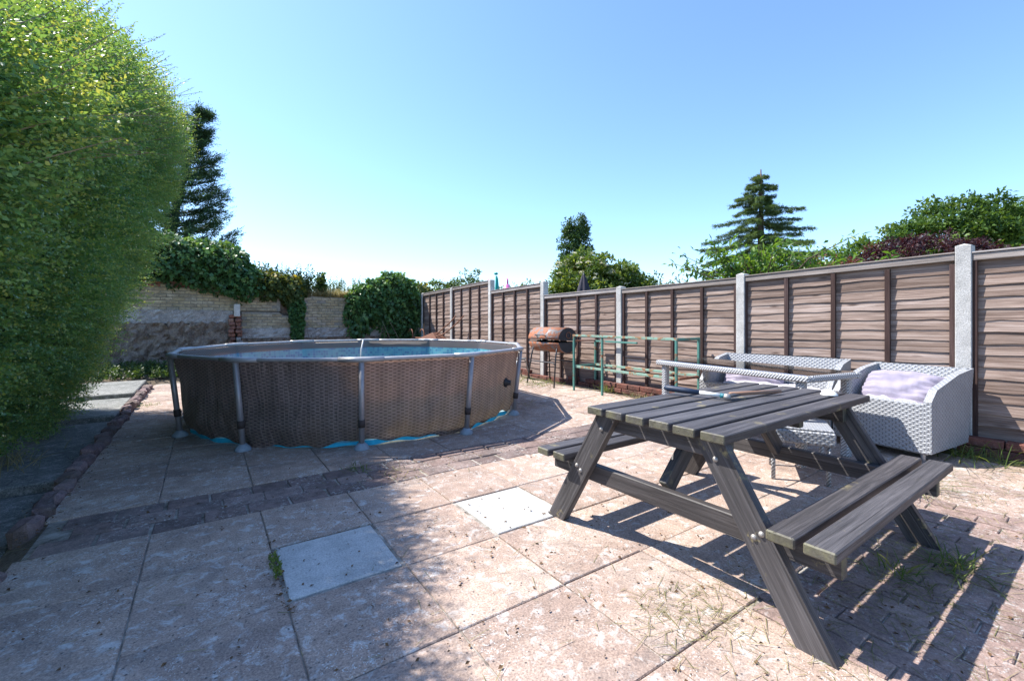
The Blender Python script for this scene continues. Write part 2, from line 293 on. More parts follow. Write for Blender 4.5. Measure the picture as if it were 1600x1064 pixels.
# ------------------------------------------------------------------ mesh helpers
ORG = {}
def tag(o, label=None, cat=None, group=None, kind=None):
    if label: o['label'] = label
    if cat: o['category'] = cat
    if group: o['group'] = group
    if kind: o['kind'] = kind
    return o
def thing(name, loc, label, cat, group=None, rotz=0):
    o = bpy.data.objects.new(name, None); COL.objects.link(o); o.location = loc; o.rotation_euler = (0, 0, rotz)
    o.empty_display_size = .1; ORG[o.name] = Vector(loc) if not rotz else Vector((0, 0, 0))
    return tag(o, label, cat, group)
def link(name, me, parent=None, loc=None):
    o = bpy.data.objects.new(name, me); COL.objects.link(o)
    if parent: o.parent = parent; ORG[o.name] = ORG.get(parent.name, Vector((0, 0, 0)))
    if loc is not None: o.location = loc
    return o
def cbox(sx, sy, sz, b):
    """chamfered box centred on 0: 24 verts, 26 faces"""
    hx, hy, hz = sx / 2, sy / 2, sz / 2; V = []; idx = {}
    for X in (-1, 1):
        for Y in (-1, 1):
            for Z in (-1, 1):
                for k in range(3):
                    v = [X * (hx - (b if k != 0 else 0)), Y * (hy - (b if k != 1 else 0)), Z * (hz - (b if k != 2 else 0))]
                    idx[(X, Y, Z, k)] = len(V); V.append(v)
    F = []
    for k in range(3):
        o = [i for i in range(3) if i != k]
        for s in (-1, 1):
            q = []
            for (p, r) in ((-1, -1), (1, -1), (1, 1), (-1, 1)):
                c = [0, 0, 0]; c[k] = s; c[o[0]] = p; c[o[1]] = r; q.append(idx[(*c, k)])
            flip = (s < 0) ^ (k == 1)
            F.append(q[::-1] if flip else q)
    for k in range(3):
        o = [i for i in range(3) if i != k]
        for p in (-1, 1):
            for r in (-1, 1):
                c0 = [0, 0, 0]; c0[o[0]] = p; c0[o[1]] = r; c1 = list(c0); c0[k] = -1; c1[k] = 1
                F.append([idx[(*c0, o[0])], idx[(*c1, o[0])], idx[(*c1, o[1])], idx[(*c0, o[1])]])
    for X in (-1, 1):
        for Y in (-1, 1):
            for Z in (-1, 1): F.append([idx[(X, Y, Z, k)] for k in range(3)])
    return V, F
class MB:
    def __init__(s): s.v = []; s.f = []; s.tc = []; s.fend = []; s.smooth = []; s.mi = []
    def add(s, V, F, tc=None, end=None, smooth=False, mi=0):
        n = len(s.v); s.v += [tuple(v) for v in V]; s.tc += [tuple(t) for t in (tc if tc is not None else V)]
        s.fend += [0] * (len(s.f) - len(s.fend))
        s.f += [[n + i for i in f] for f in F]; s.smooth += [smooth] * len(F); s.mi += [mi] * len(F); return s
    def box(s, c, size, b=.003, M=None, mi=0):
        V, F = cbox(*size, min(b, min(size) * .4)); c = Vector(c)
        W = [(M @ Vector(v) if M else Vector(v)) + c for v in V]
        o = random.random() * 20
        k = max(range(3), key=lambda i: size[i]); od = [k] + [i for i in range(3) if i != k]
        s.add(W, F, [(v[od[0]] + o, v[od[1]] + o, v[od[2]]) for v in V], None, False, mi)
        s.fend += [1 if all(V[i][k] > 0 for i in f) or all(V[i][k] < 0 for i in f) else 0 for f in F]; return s
    def beam(s, p0, p1, w, t, up=(0, 0, 1), b=.004, ext=0):
        """rectangular bar from p0 to p1; w measured along the side direction closest to up, t across"""
        p0, p1 = Vector(p0), Vector(p1); x = (p1 - p0); L = x.length + 2 * ext; x.normalize(); u = Vector(up)
        z = (u - x * u.dot(x)).normalized(); y = z.cross(x)
        M = Matrix((x, y, z)).transposed(); return s.box((p0 + p1) / 2, (L, t, w), b, M)
    def tube(s, pts, r, n=10, cap=True, smooth=True, sq=(1, 1), closed=False):
        P = [Vector(p) for p in pts]; V = []; T = []; F = []; L = 0; m = len(P)
        rs = r if hasattr(r, '__len__') else [r] * m; ref = None
        for i, p in enumerate(P):
            if closed: d = (P[(i + 1) % m] - P[i - 1]).normalized()
            else: d = (P[min(i + 1, m - 1)] - P[max(i - 1, 0)]).normalized()
            if ref is None:
                ref = Vector((0, 0, 1)) if abs(d.z) < .9 else Vector((1, 0, 0))
            a_ = (ref - d * ref.dot(d)).normalized(); ref = a_; b_ = d.cross(a_)
            if i: L += (p - P[i - 1]).length
            for k in range(n):
                an = 2 * math.pi * k / n; V.append(p + a_ * math.cos(an) * rs[i] * sq[0] + b_ * math.sin(an) * rs[i] * sq[1]); T.append((L, k / n * .2, 0))
        for i in range(m if closed else m - 1):
            j = (i + 1) % m
            for k in range(n): F.append([i * n + k, i * n + (k + 1) % n, j * n + (k + 1) % n, j * n + k])
        if cap and not closed: F += [list(range(n))[::-1], [(m - 1) * n + k for k in range(n)]]
        return s.add(V, F, T, None, smooth)
    def lathe(s, prof, c, n=16, axis='z', smooth=True):
        V = []; F = []; c = Vector(c)
        for (r, z) in prof:
            for k in range(n):
                an = 2 * math.pi * k / n; x, y = r * math.cos(an), r * math.sin(an)
                V.append(c + (Vector((x, y, z)) if axis == 'z' else Vector((z, x, y)) if axis == 'x' else Vector((y, z, x))))
        for i in range(len(prof) - 1):
            for k in range(n): F.append([i * n + k, i * n + (k + 1) % n, (i + 1) * n + (k + 1) % n, (i + 1) * n + k])
        return s.add(V, F, None, None, smooth)
    def prism(s, poly, d0, d1, axis='y', smooth=False):
        """poly of 2D points extruded along axis from d0 to d1 (axis y: poly is x,z; x: poly is y,z; z: x,y)"""
        n = len(poly); mk = {'y': lambda p, d: (p[0], d, p[1]), 'x': lambda p, d: (d, p[0], p[1]), 'z': lambda p, d: (p[0], p[1], d)}[axis]
        V = [mk(p, d0) for p in poly] + [mk(p, d1) for p in poly]
        F = [list(range(n))[::-1], list(range(n, 2 * n))] + [[i, (i + 1) % n, n + (i + 1) % n, n + i] for i in range(n)]
        return s.add(V, F, None, None, smooth)
    def mesh(s, name, mats, origin=(0, 0, 0)):
        o = Vector(origin); me = bpy.data.meshes.new(name); me.from_pydata([tuple(Vector(v) - o) for v in s.v], [], s.f)
        for m in (mats if isinstance(mats, (list, tuple)) else [mats]): me.materials.append(MAT[m])
        me.polygons.foreach_set('use_smooth', s.smooth); me.polygons.foreach_set('material_index', s.mi)
        at = me.attributes.new('tc', 'FLOAT_VECTOR', 'POINT'); at.data.foreach_set('vector', np.array(s.tc, 'f').ravel())
        s.fend += [0] * (len(s.f) - len(s.fend)); at = me.attributes.new('tc_end', 'FLOAT', 'FACE'); at.data.foreach_set('value', np.array(s.fend, 'f'))
        me.validate(); me.update()
        uv = me.uv_layers.new(name='UVMap')
        for p in me.polygons:
            n = p.normal; k = max(range(3), key=lambda i: abs(n[i]))
            for li in p.loop_indices:
                v = me.vertices[me.loops[li].vertex_index].co
                uv.data[li].uv = (v.y, v.z) if k == 0 else (v.x, v.z) if k == 1 else (v.x, v.y)
        return me
    def build(s, name, mats, parent=None, origin=None):
        org = ORG.get(parent.name, Vector((0, 0, 0))) if parent else Vector(origin or (0, 0, 0))
        o = link(name, s.mesh(name, mats, org), parent)
        if not parent: o.location = org; ORG[o.name] = org
        return o
def np_mesh(name, V, F, mats, tint=None, origin=(0, 0, 0), mi=None):
    V = np.asarray(V, 'f') - np.array(origin, 'f'); F = np.asarray(F, np.int32); k = F.shape[1]
    me = bpy.data.meshes.new(name); me.vertices.add(len(V)); me.vertices.foreach_set('co', V.ravel())
    me.loops.add(F.size); me.loops.foreach_set('vertex_index', F.ravel()); me.polygons.add(len(F))
    me.polygons.foreach_set('loop_start', np.arange(0, F.size, k, dtype=np.int32))
    for m in (mats if isinstance(mats, (list, tuple)) else [mats]): me.materials.append(MAT[m])
    if mi is not None: me.polygons.foreach_set('material_index', np.asarray(mi, np.int32))
    me.update(calc_edges=True)
    if tint is not None:
        at = me.attributes.new('tint', 'FLOAT', 'FACE'); at.data.foreach_set('value', np.asarray(tint, 'f'))
    return me
def np_obj(name, V, F, mats, tint=None, parent=None, origin=None, mi=None):
    org = ORG.get(parent.name, Vector((0, 0, 0))) if parent else Vector(origin or (0, 0, 0))
    o = link(name, np_mesh(name, V, F, mats, tint, org, mi), parent)
    if not parent: o.location = org; ORG[o.name] = org
    return o
def unit(v): return v / (np.linalg.norm(v, axis=-1, keepdims=True) + 1e-9)
def leaves(C, D, L, wr=.5, fold=.25, droop=0):
    """leaf quads folded on the midrib: C centres of the stalk end, D axis, L lengths -> verts (4N), tri faces (2N)"""
    C = np.asarray(C, float); N = len(C); D = unit(np.asarray(D, float)); L = np.broadcast_to(L, (N,))[:, None]
    side = unit(np.cross(D, unit(rng.normal(size=(N, 3)) * .7 + np.array([0, 0, 1.])))); nor = np.cross(side, D)
    b = C; t = C + D * L - np.array([0, 0, 1.]) * droop * L; m = C + D * L * .5
    l = m + side * L * wr * .5 + nor * L * fold * .3; r = m - side * L * wr * .5 + nor * L * fold * .3
    V = np.stack([b, l, t, r], 1).reshape(-1, 3); i = np.arange(N)[:, None] * 4
    F = np.stack([i + [[0, 2, 1]], i + [[0, 3, 2]]], 1).reshape(-1, 3); return V, F
def rep(t): return np.repeat(np.asarray(t), 2)
def joinVF(parts):
    V = []; F = []; T = []; n = 0
    for v, f, t in parts: V.append(v); F.append(f + n); T.append(t); n += len(v)
    return np.concatenate(V), np.concatenate(F), np.concatenate(T)
def strips(P0, P1, w):
    """thin crossed-free stems: one triangle-pair ribbon for each segment"""
    P0, P1 = np.asarray(P0, float), np.asarray(P1, float); d = unit(P1 - P0); s = unit(np.cross(d, rng.normal(size=P0.shape))) * w
    V = np.stack([P0 - s, P0 + s, P1 + s * .5, P1 - s * .5], 1).reshape(-1, 3); i = np.arange(len(P0))[:, None] * 4
    return V, np.stack([i + [[0, 1, 2]], i + [[0, 2, 3]]], 1).reshape(-1, 3)
def sm(a_, b_, x): t = min(1, max(0, (x - a_) / (b_ - a_))); return t * t * (3 - 2 * t)
def gz(x, y): return .09 * sm(3.5, 5.2, x) + .10 * sm(10.2, 11.5, y)

# ------------------------------------------------------------------ ground, patio, path
xs = [-400, -150, -60, -25, -12, -7] + [-5 + .25 * i for i in range(49)] + [8, 10, 14, 25, 60, 150, 400]
ys = [-60, -25, -10, -5, -3] + [-2 + .25 * i for i in range(66)] + [15.5, 18, 25, 40, 80, 200, 500]
def ground_z(x, y):
    if -.8 < x < 5.15 and -1.2 < y < 10.6: return gz(x, y) - .009
    if -2.9 < x <= -.8 and y < 10.6: return -.13
    return gz(x, y) - .01 + .03 * math.sin(x * 3.1 + y) * math.sin(y * 2.3)
V = [(x, y, ground_z(x, y)) for y in ys for x in xs]; nx = len(xs)
F = [[j * nx + i, j * nx + i + 1, (j + 1) * nx + i + 1, (j + 1) * nx + i] for j in range(len(ys) - 1) for i in range(nx - 1)]
g = MB().add(V, F, None, None, True)
g.mi = [2 if (-.8 < V[f[0]][0] < 5 and -1.2 < V[f[0]][1] < 10.5) else 0 if (-3 < V[f[0]][0] < 7 and -3 < V[f[0]][1] < 16) else 1 for f in F]
tag(g.build('ground', ['soil', 'field', 'joint']), kind='structure')

patio = tag(bpy.data.objects.new('patio', None), kind='structure'); COL.objects.link(patio); ORG['patio'] = Vector((0, 0, 0))
slab_mesh = {}
def slab(x0, x1, y0, y1, m='slab', gap=.006, dz=0, name='paving_slab', parent=patio, b=.004):
    w, d = round(x1 - x0 - gap, 3), round(y1 - y0 - gap, 3); k = (w, d, m, b)
    if k not in slab_mesh: slab_mesh[k] = MB().box((0, 0, -.02), (w, d, .04), b).mesh(name, m)
    cx, cy_ = (x0 + x1) / 2, (y0 + y1) / 2
    o = link(name, slab_mesh[k], parent, (cx, cy_, gz(cx, cy_) + dz))
    e = .05; o.rotation_euler = (random.gauss(0, .0012), -math.atan((gz(cx + e, cy_) - gz(cx - e, cy_)) / (2 * e)) + random.gauss(0, .0012), 0)
    return o
XL = [-.775, -.25, .28, .80, 1.32, 1.84, 2.36, 2.88, 3.40, 3.92, 4.44, 4.98]
YL = [-.65, -.11, .43, .97, 1.51, 2.06, 2.60, 3.16]
YB = [3.68, 4.20, 4.72, 5.14, 5.68, 6.20, 6.74, 7.26, 7.80, 8.32, 8.86, 9.38, 9.92, 10.45]
COVERS = {(2, 5), (4, 5)}
for j in range(len(YL) - 1):
    for i in range(len(XL) - 1):
        if (i, j) in COVERS or (j < 3 and i >= 5 and i <= 8): continue
        slab(XL[i], XL[i + 1], YL[j], YL[j + 1], dz=random.gauss(0, .0015))
for j in range(len(YB) - 1):
    for i in range(len(XL) - 1):
        slab(XL[i], XL[i + 1], YB[j], YB[j + 1], dz=random.gauss(0, .002))
for (i, j), lab in zip(sorted(COVERS), ('pale concrete inspection cover lying in the hedge shade', 'pale concrete inspection cover by the picnic table leg')):
    x0, x1, y0, y1 = XL[i], XL[i + 1], YL[j], YL[j + 1]
    o = MB().box((0, 0, -.02), (x1 - x0 - .034, y1 - y0 - .034, .04), .004).mesh('inspection_cover', 'cover')
    o = link('inspection_cover', o, None, ((x0 + x1) / 2, (y0 + y1) / 2, .001)); tag(o, lab, 'cover', 'concrete inspection covers in the patio')
    o.rotation_euler[2] = random.gauss(0, .006)
# brick band across the patio, and the brick area under the picnic table
pav = [MB().box((0, 0, -.02), (.208 + .004 * k, .10 + .001 * k, .045), .004).mesh('brick', 'paver') for k in range(3)]
pav2 = [MB().box((0, 0, -.02), (.103 + .001 * k, .213 + .002 * k, .045), .004).mesh('brick', 'warm_paver') for k in range(3)]
pavL = [MB().box((0, 0, -.02), (.216 + .005 * k, .158 + .002 * k, .045), .005).mesh('brick', 'paver') for k in range(3)]
for row in range(3):
    x = -.72 + (0, .11, .05)[row]
    while x < 4.9:
        o = link('brick', random.choice(pavL), patio, (x + .11, 3.25 + row * .168, gz(x, 3.4) - .003 + random.gauss(0, .002)))
        o.rotation_euler = (random.gauss(0, .008), random.gauss(0, .008), random.gauss(0, .015)); x += .232 + random.random() * .008
cnt = 0
for i in range(19):
    x = 1.895 + i * .1105; y = -.60 + (i % 2) * .11
    while y < .86:
        if cnt < 170:
            o = link('brick', random.choice(pav2), patio, (x, y + .11, gz(x, y) - .002 + random.gauss(0, .0015)))
            o.rotation_euler = (random.gauss(0, .01), random.gauss(0, .01), random.gauss(0, .012)); cnt += 1
        y += .222
# kerb of rough bricks between patio and path
kerb = thing('brick_kerb', (-.82, 6, -.05), 'row of rough red kerb bricks between patio and sunken path', 'kerb')
km = []
for k in range(4):
    V_, F_ = cbox(.105, .20, .15, .022); V_ = [(v[0] + random.gauss(0, .006), v[1] + random.gauss(0, .006), v[2] + random.gauss(0, .008)) for v in V_]
    km.append(MB().add(V_, F_).mesh('brick', 'kerb'))
y = 2.0
while y < 9.9:
    if not (3.05 < y < 3.6 or 7.0 < y < 7.3):
        o = link('brick', random.choice(km), kerb, (random.gauss(0, .012), y - 6, .03 + random.gauss(0, .012) + .03 * sm(6, 9, y)))
        o.rotation_euler = (random.gauss(0, .06), random.gauss(0, .08), random.gauss(0, .09))
    y += .215 + random.random() * .03
pathr = tag(bpy.data.objects.new('path', None), kind='structure'); COL.objects.link(pathr); ORG['path'] = Vector((0, 0, 0))
for (y0, y1, z) in ((.6, 2.6, -.10), (2.62, 4.63, -.075), (4.66, 7.05, -.015), (7.09, 8.63, .045), (8.67, 10.5, .10)):
    n = 14; V_, F_ = cbox(1.9, y1 - y0, .22, .012)
    V_ = [(v[0], v[1], v[2]) for v in V_]
    me = MB().add(V_, F_).mesh('concrete_slab', 'path'); o = link('concrete_slab', me, pathr, (-1.84 + random.gauss(0, .012), (y0 + y1) / 2, z - .11)); o.rotation_euler = (random.gauss(0, .003), random.gauss(0, .004), random.gauss(0, .006))

# ------------------------------------------------------------------ fence
FX, FY0, FP = 5.40, .961, 1.93
def waney(L, hgt, seed):
    r = random.Random(seed); n = 26; V = []; T = []; F = []
    ph = [r.random() * 6.3 for _ in range(4)]; am = [r.uniform(.0, .006), r.uniform(0, .006), r.uniform(0, .004), .002]
    bite = r.uniform(-L / 2, L / 2); bd = r.uniform(0, .018) if r.random() < .6 else 0
    for i in range(n):
        y = -L / 2 + L * i / (n - 1)
        w = sum(am[k] * math.sin(y * (2.1, 5.3, 11, 23)[k] + ph[k]) for k in range(4)) + bd * math.exp(-((y - bite) / .07) ** 2)
        bow = .003 * math.sin(y * 3 + ph[0])
        for (x, z) in ((.001, hgt), (-.005, hgt), (-.019 + bow, w), (-.010 + bow, w - .001)): V.append((x, y, z)); T.append((y + seed * 3.1, z + seed * .7, x))
    for i in range(n - 1):
        for k in range(4): F.append([i * 4 + k, (i + 1) * 4 + k, (i + 1) * 4 + (k + 1) % 4, i * 4 + (k + 1) % 4])
    F += [[0, 1, 2, 3], [(n - 1) * 4 + k for k in (3, 2, 1, 0)]]
    return MB().add(V, F, T).mesh('fence_board', 'fence_wood')
BL = 1.815
boards = [waney(BL, .125, s) for s in range(14)]
batm = {}
# panel: (index from the post at FY0, base z, top z at near end, top z at far end, label)
PAN = [(-2, .10, 1.77, 1.76, 'lap fence panel nearest the house, beyond the patio sofa'),
       (-1, .10, 1.765, 1.745, 'weathered lap fence panel beside the reclined end of the rattan sofa'),
       (0, .12, 1.755, 1.705, 'weathered lap fence panel behind the rattan sofa cushions'),
       (1, .12, 1.69, 1.66, 'weathered lap fence panel behind the glass topped rattan table'),
       (2, .12, 1.685, 1.655, 'weathered lap fence panel behind the green metal frame'),
       (3, .14, 1.895, 1.85, 'raised lap fence panel behind the barrel barbecue'),
       (4, .16, 2.09, 2.035, 'tallest lap fence panel with children\'s toys showing at its top edge'),
       (5, .16, 2.03, 1.975, 'far lap fence panel behind the rusty wheelbarrow, next to the ivy')]
for (i, zb, zt0, zt1, lab) in PAN:
    ym = FY0 + FP * (i + .5); t = thing('lap_fence', (FX, ym, zb), lab, 'fence', 'lap fence panels along the boundary')
    tilt = math.atan((zt1 - zt0) / BL); H = (zt0 + zt1) / 2 - zb
    n = int(round((H - .08) / .096)); pit = (H - .075) / n
    for k in range(n):
        o = link('fence_board', random.choice(boards), t, (0, 0, k * pit)); o.rotation_euler = (tilt * (k / n) + random.gauss(0, .0035), 0, 0)
        o.scale = (1, -1 if random.random() < .5 else 1, 1)
    for q, yy in enumerate((-.895, -.45, 0, .45, .895)):
        link('batten', MB().box((-.036, yy + random.gauss(0, .008), H / 2 - .03), (.024, .036 if q in (0, 4) else .042, H - .07), .002).mesh('batten', 'batten'), t)
    link('capping_rail', MB().box((-.022, 0, 0), (.062, BL + .01, .058), .005).mesh('capping_rail', 'cap_wood'), t, (0, 0, H - .032)).rotation_euler[0] = tilt
    link('capping_strip', MB().box((-.02, 0, 0), (.085, BL + .012, .014), .003).mesh('capping_strip', 'cap_wood'), t, (0, 0, H + .006)).rotation_euler[0] = tilt
POST = [(-1, 1.86, 'concrete fence post beyond the sofa, next to the house'), (0, 1.835, 'tall pale concrete post behind the lilac sofa cushion'), (1, 1.755, 'concrete fence post at the end of the rattan sofa back'),
        (2, 1.722, 'concrete fence post behind the green metal frame'), (3, 1.945, 'concrete fence post behind the barrel barbecue'), (4, 2.125, 'concrete fence post beside the pink and green toys'),
        (5, 2.06, 'concrete fence post beside the wheelbarrow handles'), (6, 2.01, 'last concrete fence post, next to the ivy')]
for (i, zt, lab) in POST:
    y = FY0 + FP * i; zb = -.1; b = MB(); w = .052
    prof = [(-.062, -w), (-.012, -w), (-.012, -w + .0), (.05, -w), (.05, w), (-.062, w)]
    V_ = [(FX + x_, y + y_, z_) for z_ in (zb, zt - .018) for (x_, y_) in ((-.066, -w + .006), (-.06, -w), (.05, -w), (.05, w), (-.06, w), (-.066, w - .006))] + [(FX - .03, y, zt)]
    F_ = [[k, (k + 1) % 6, 6 + (k + 1) % 6, 6 + k] for k in range(6)] + [[6 + k, 6 + (k + 1) % 6, 12] for k in range(6)] + [[5, 4, 3, 2, 1, 0]]
    tag(b.add(V_, F_).build('fence_post', 'post', origin=(FX, y, 0)), lab, 'fence post', 'concrete fence posts')
plm = [MB().box((0, 0, 0), (.10, .213 + .003 * k, .066), .006).mesh('brick', 'plinth') for k in range(3)]
pl = thing('brick_plinth', (5.28, 4, .07), 'low dark red brick plinth along the foot of the fence', 'plinth')
y = -2.0
while y < 9.2:
    for c_ in range(2):
        if c_ == 1 and (5.0 < y < 7.0 and random.random() < .5): continue
        o = link('brick', random.choice(plm), pl, (random.gauss(0, .004), y - 4 + (.11 if c_ else 0), .035 + c_ * .072)); o.rotation_euler = (0, random.gauss(0, .012), random.gauss(0, .015))
    y += .226

# ------------------------------------------------------------------ back wall
WY = 12.9
bmesh_stock = [MB().box((0, .05, 0), (.213 + .002 * k, .10, .064), .006).mesh('brick', 'stock') for k in range(3)]
bmesh_red = [MB().box((0, .05, 0), (.213 + .002 * k, .10, .064), .007).mesh('brick', 'redbrick') for k in range(3)]
def wall_section(name, label, x0, x1, z0, top, red_from=9, maxn=290, holes=()):
    t = thing(name, ((x0 + x1) / 2, WY, 0), label, 'wall', 'sections of the old garden wall')
    zt = max(top(x0), top((x0 + x1) / 2), top(x1))
    pts = [(x0, z0)] + [(x1, z0)] + [(x1 + (x0 - x1) * k / 12, top(x1 + (x0 - x1) * k / 12) - .02) for k in range(13)]
    MB().prism(pts, WY + .016, WY + .24, 'y').build('mortar_bed', 'mortar', t)
    n = 0; row = 0; z = z0 + .037
    cells = []
    while z < zt:
        x = x0 + .11 - (.1125 if row % 2 else 0)
        while x < x1 + .05:
            if x - .10 > x0 - .02 and x + .10 < x1 + .02 and z + .03 < top(x) and not any(a_ < x < b_ and c_ < z < d_ for a_, b_, c_, d_ in holes): cells.append((x, z))
            x += .225
        z += .075; row += 1
    cells.sort(key=lambda c_: abs(c_[0] - .8)); rest = MB()
    for q, (x, z) in enumerate(cells):
        if random.random() < .02: continue
        red = z > red_from + random.gauss(0, .03)
        if n < maxn:
            o = link('brick', random.choice(bmesh_red if red else bmesh_stock), t, (x - (x0 + x1) / 2, random.gauss(0, .004), z)); n += 1
            o.rotation_euler = (random.gauss(0, .01), random.gauss(0, .008), random.gauss(0, .012))
        else: rest.box((x, WY + .05 + random.gauss(0, .004), z), (.214, .10, .064), .006)
    if rest.v: tag(rest.build('brick_facing', 'stock', t), kind='stuff')
    return t
def topL(x): return 2.13 if x < .40 else (2.13 - .25 * sm(.38, .62, x)) - .06 * sm(.7, 1.6, x)
wall_section('garden_wall', 'yellow stock brick wall under the big ivy mound, red courses on top', -3.2, 1.60, 1.42, topL, 1.97)
wall_section('garden_wall', 'broken brick wall section hung with ivy, near the fence end', 2.15, 5.9, .98, lambda x: 1.86 - .03 * (x - 2.15), 9)
wall_section('garden_wall', 'brown low brickwork below the gap in the garden wall', .74, 2.15, .98, lambda x: 1.42 if x < 1.6 else 1.33, 9, 120)
w = thing('retaining_wall', (1.3, WY, 0), 'rendered lower band of the garden wall above a dark earth face', 'wall')
def rough_slab(x0, x1, z0, z1, y0, y1, amp, nx_=40, nz=8, seed=0):
    r = np.random.default_rng(seed); V = []; F = []
    for j in range(nz + 1):
        for i in range(nx_ + 1):
            e = amp * (1 if 0 < i < nx_ else .3); V.append((x0 + (x1 - x0) * i / nx_, y0 + r.normal() * e * .6, z0 + (z1 - z0) * j / nz + (r.normal() * amp * .4 if 0 < j else 0)))
    F = [[j * (nx_ + 1) + i, j * (nx_ + 1) + i + 1, (j + 1) * (nx_ + 1) + i + 1, (j + 1) * (nx_ + 1) + i] for j in range(nz) for i in range(nx_)]
    n = len(V); top_ = [(x0 + (x1 - x0) * i / nx_, y1, z1) for i in range(nx_ + 1)]; V += top_
    F += [[nz * (nx_ + 1) + i, nz * (nx_ + 1) + i + 1, n + i + 1, n + i] for i in range(nx_)]
    m = len(V); V += [(x0, y1, z0), (x1, y1, z0)]
    F += [[m] + [j * (nx_ + 1) for j in range(nz + 1)] + [n], [m + 1, n + nx_] + [j * (nx_ + 1) + nx_ for j in range(nz, -1, -1)]]
    return MB().add(V, F)
rough_slab(-3.2, .56, 1.12, 1.43, WY - .03, WY + .2, .016, 60, 6, 3).build('render_band', 'render', w)
rough_slab(.74, 5.9, .74, .99, WY - .04, WY + .2, .016, 70, 5, 4).build('concrete_ledge', 'render', w)
rough_slab(-3.2, .56, -.1, 1.13, WY - .06, WY + .2, .05, 60, 16, 5).build('earth_face', 'earth', w)
rough_slab(.74, 5.9, -.1, .75, WY - .02, WY + .2, .04, 70, 10, 6).build('earth_face', 'earth', w)
MB().box((1.35, WY + .30, .80), (9.1, .10, 1.9), .01).build('wall_core', 'mortar', w)
MB().box((1.87, WY + .20, 1.55), (.62, .06, .62), .01).build('recess_back', 'earth', w)
MB().box((.64, WY - .05, 1.43), (.13, .24, .30), .012).build('pier_cap', 'post', w)
pier = thing('brick_pier', (.62, WY - .06, .1), 'broken stub of a red brick pier against the garden wall', 'pier')
for k in range(13):
    for s_ in (0, 1):
        wdt = random.uniform(.10, .15); o = MB().box((0, 0, 0), (wdt, .22, .085), .018).mesh('brick', random.choice(['redbrick', 'redbrick', 'render']))
        o = link('brick', o, pier, ((-.085 if s_ else .055) + random.gauss(0, .012), random.gauss(0, .02), .08 + k * .092)); o.rotation_euler = (random.gauss(0, .06), random.gauss(0, .08), random.gauss(0, .12))

# ------------------------------------------------------------------ pool
PC = Vector((1.795, 6.107, 0)); PR, PF, PZ, PH = 2.144, 2.054, .827, -2.922
pool = thing('swimming_pool', PC, 'round steel framed pool with brown wicker print wall and blue lining', 'pool')
NS = 12
def poolr(a_, z):
    """wall radius: straight chords under the rails at the top, rounder and bulging lower down"""
    k = ((a_ - PH) % (2 * math.pi / NS)) - math.pi / NS
    chord = (PR - .035) * math.cos(math.pi / NS) / math.cos(k); rnd_ = PF - .055
    t_ = .75 * sm(.0, .45, PZ - z); sag = .02 * math.sin(a_ * 9 + 1) * sm(.1, .5, PZ - z) + .012 * math.sin(a_ * 23 + z * 6) + .010 * math.sin(a_ * 37 - z * 11 + math.sin(a_ * 5) * 2)
    bot = .09 * sm(.22, .0, z) if z < .22 else 0
    return chord * (1 - t_) + rnd_ * t_ + sag * t_ - bot * .8
def hem(a_): return .030 + .026 * math.sin(a_ * 7 + 2) + .014 * math.sin(a_ * 19) + .012 * math.sin(a_ * 41 + 1)
NA, NZ = 288, 22
def pool_sheet(zlo, zhi, off, wave=False):
    V = []; T = []; F = []
    for i in range(NA):
        a_ = 2 * math.pi * i / NA; z0 = hem(a_) if wave else zlo
        for j in range(NZ + 1):
            z = z0 + (zhi - z0) * j / NZ; r_ = poolr(a_, z) + off; V.append((PC.x + r_ * math.cos(a_), PC.y + r_ * math.sin(a_), z)); T.append((a_ * 2.08, z, 0))
    for i in range(NA):
        i2 = (i + 1) % NA
        for j in range(NZ): F.append([i * (NZ + 1) + j, i2 * (NZ + 1) + j, i2 * (NZ + 1) + j + 1, i * (NZ + 1) + j + 1])
    return MB().add(V, F, T, None, True)
pool_sheet(.05, PZ - .012, 0, True).build('wicker_wall', 'pool_wall', pool)
pool_sheet(.012, PZ - .02, -.012).build('lining', 'liner', pool)
b = MB(); n = NA; V_ = [(PC.x + (poolr(2 * math.pi * i / n, .02) - .004) * math.cos(2 * math.pi * i / n), PC.y + (poolr(2 * math.pi * i / n, .02) - .004) * math.sin(2 * math.pi * i / n), z + .006 * math.sin(i * .7)) for z in (.010, .058) for i in range(n)]
b.add(V_, [[i, (i + 1) % n, n + (i + 1) % n, n + i] for i in range(n)], None, None, True).build('liner_hem', 'cyan', pool)
def disc(z, inset, n=96):
    V_ = [(PC.x, PC.y, z)] + [(PC.x + (poolr(2 * math.pi * i / n, z) - inset) * math.cos(2 * math.pi * i / n), PC.y + (poolr(2 * math.pi * i / n, z) - inset) * math.sin(2 * math.pi * i / n), z) for i in range(n)]
    return MB().add(V_, [[0, 1 + i, 1 + (i + 1) % n] for i in range(n)], [(v[0], v[1] * 1 % .6, 0) for v in V_])
disc(.016, .014).build('pool_floor', 'liner', pool); disc(.43, .016).build('water', 'water', pool)
def pp(k, r_, z): a_ = PH + k * 2 * math.pi / NS; return Vector((PC.x + r_ * math.cos(a_), PC.y + r_ * math.sin(a_), z))
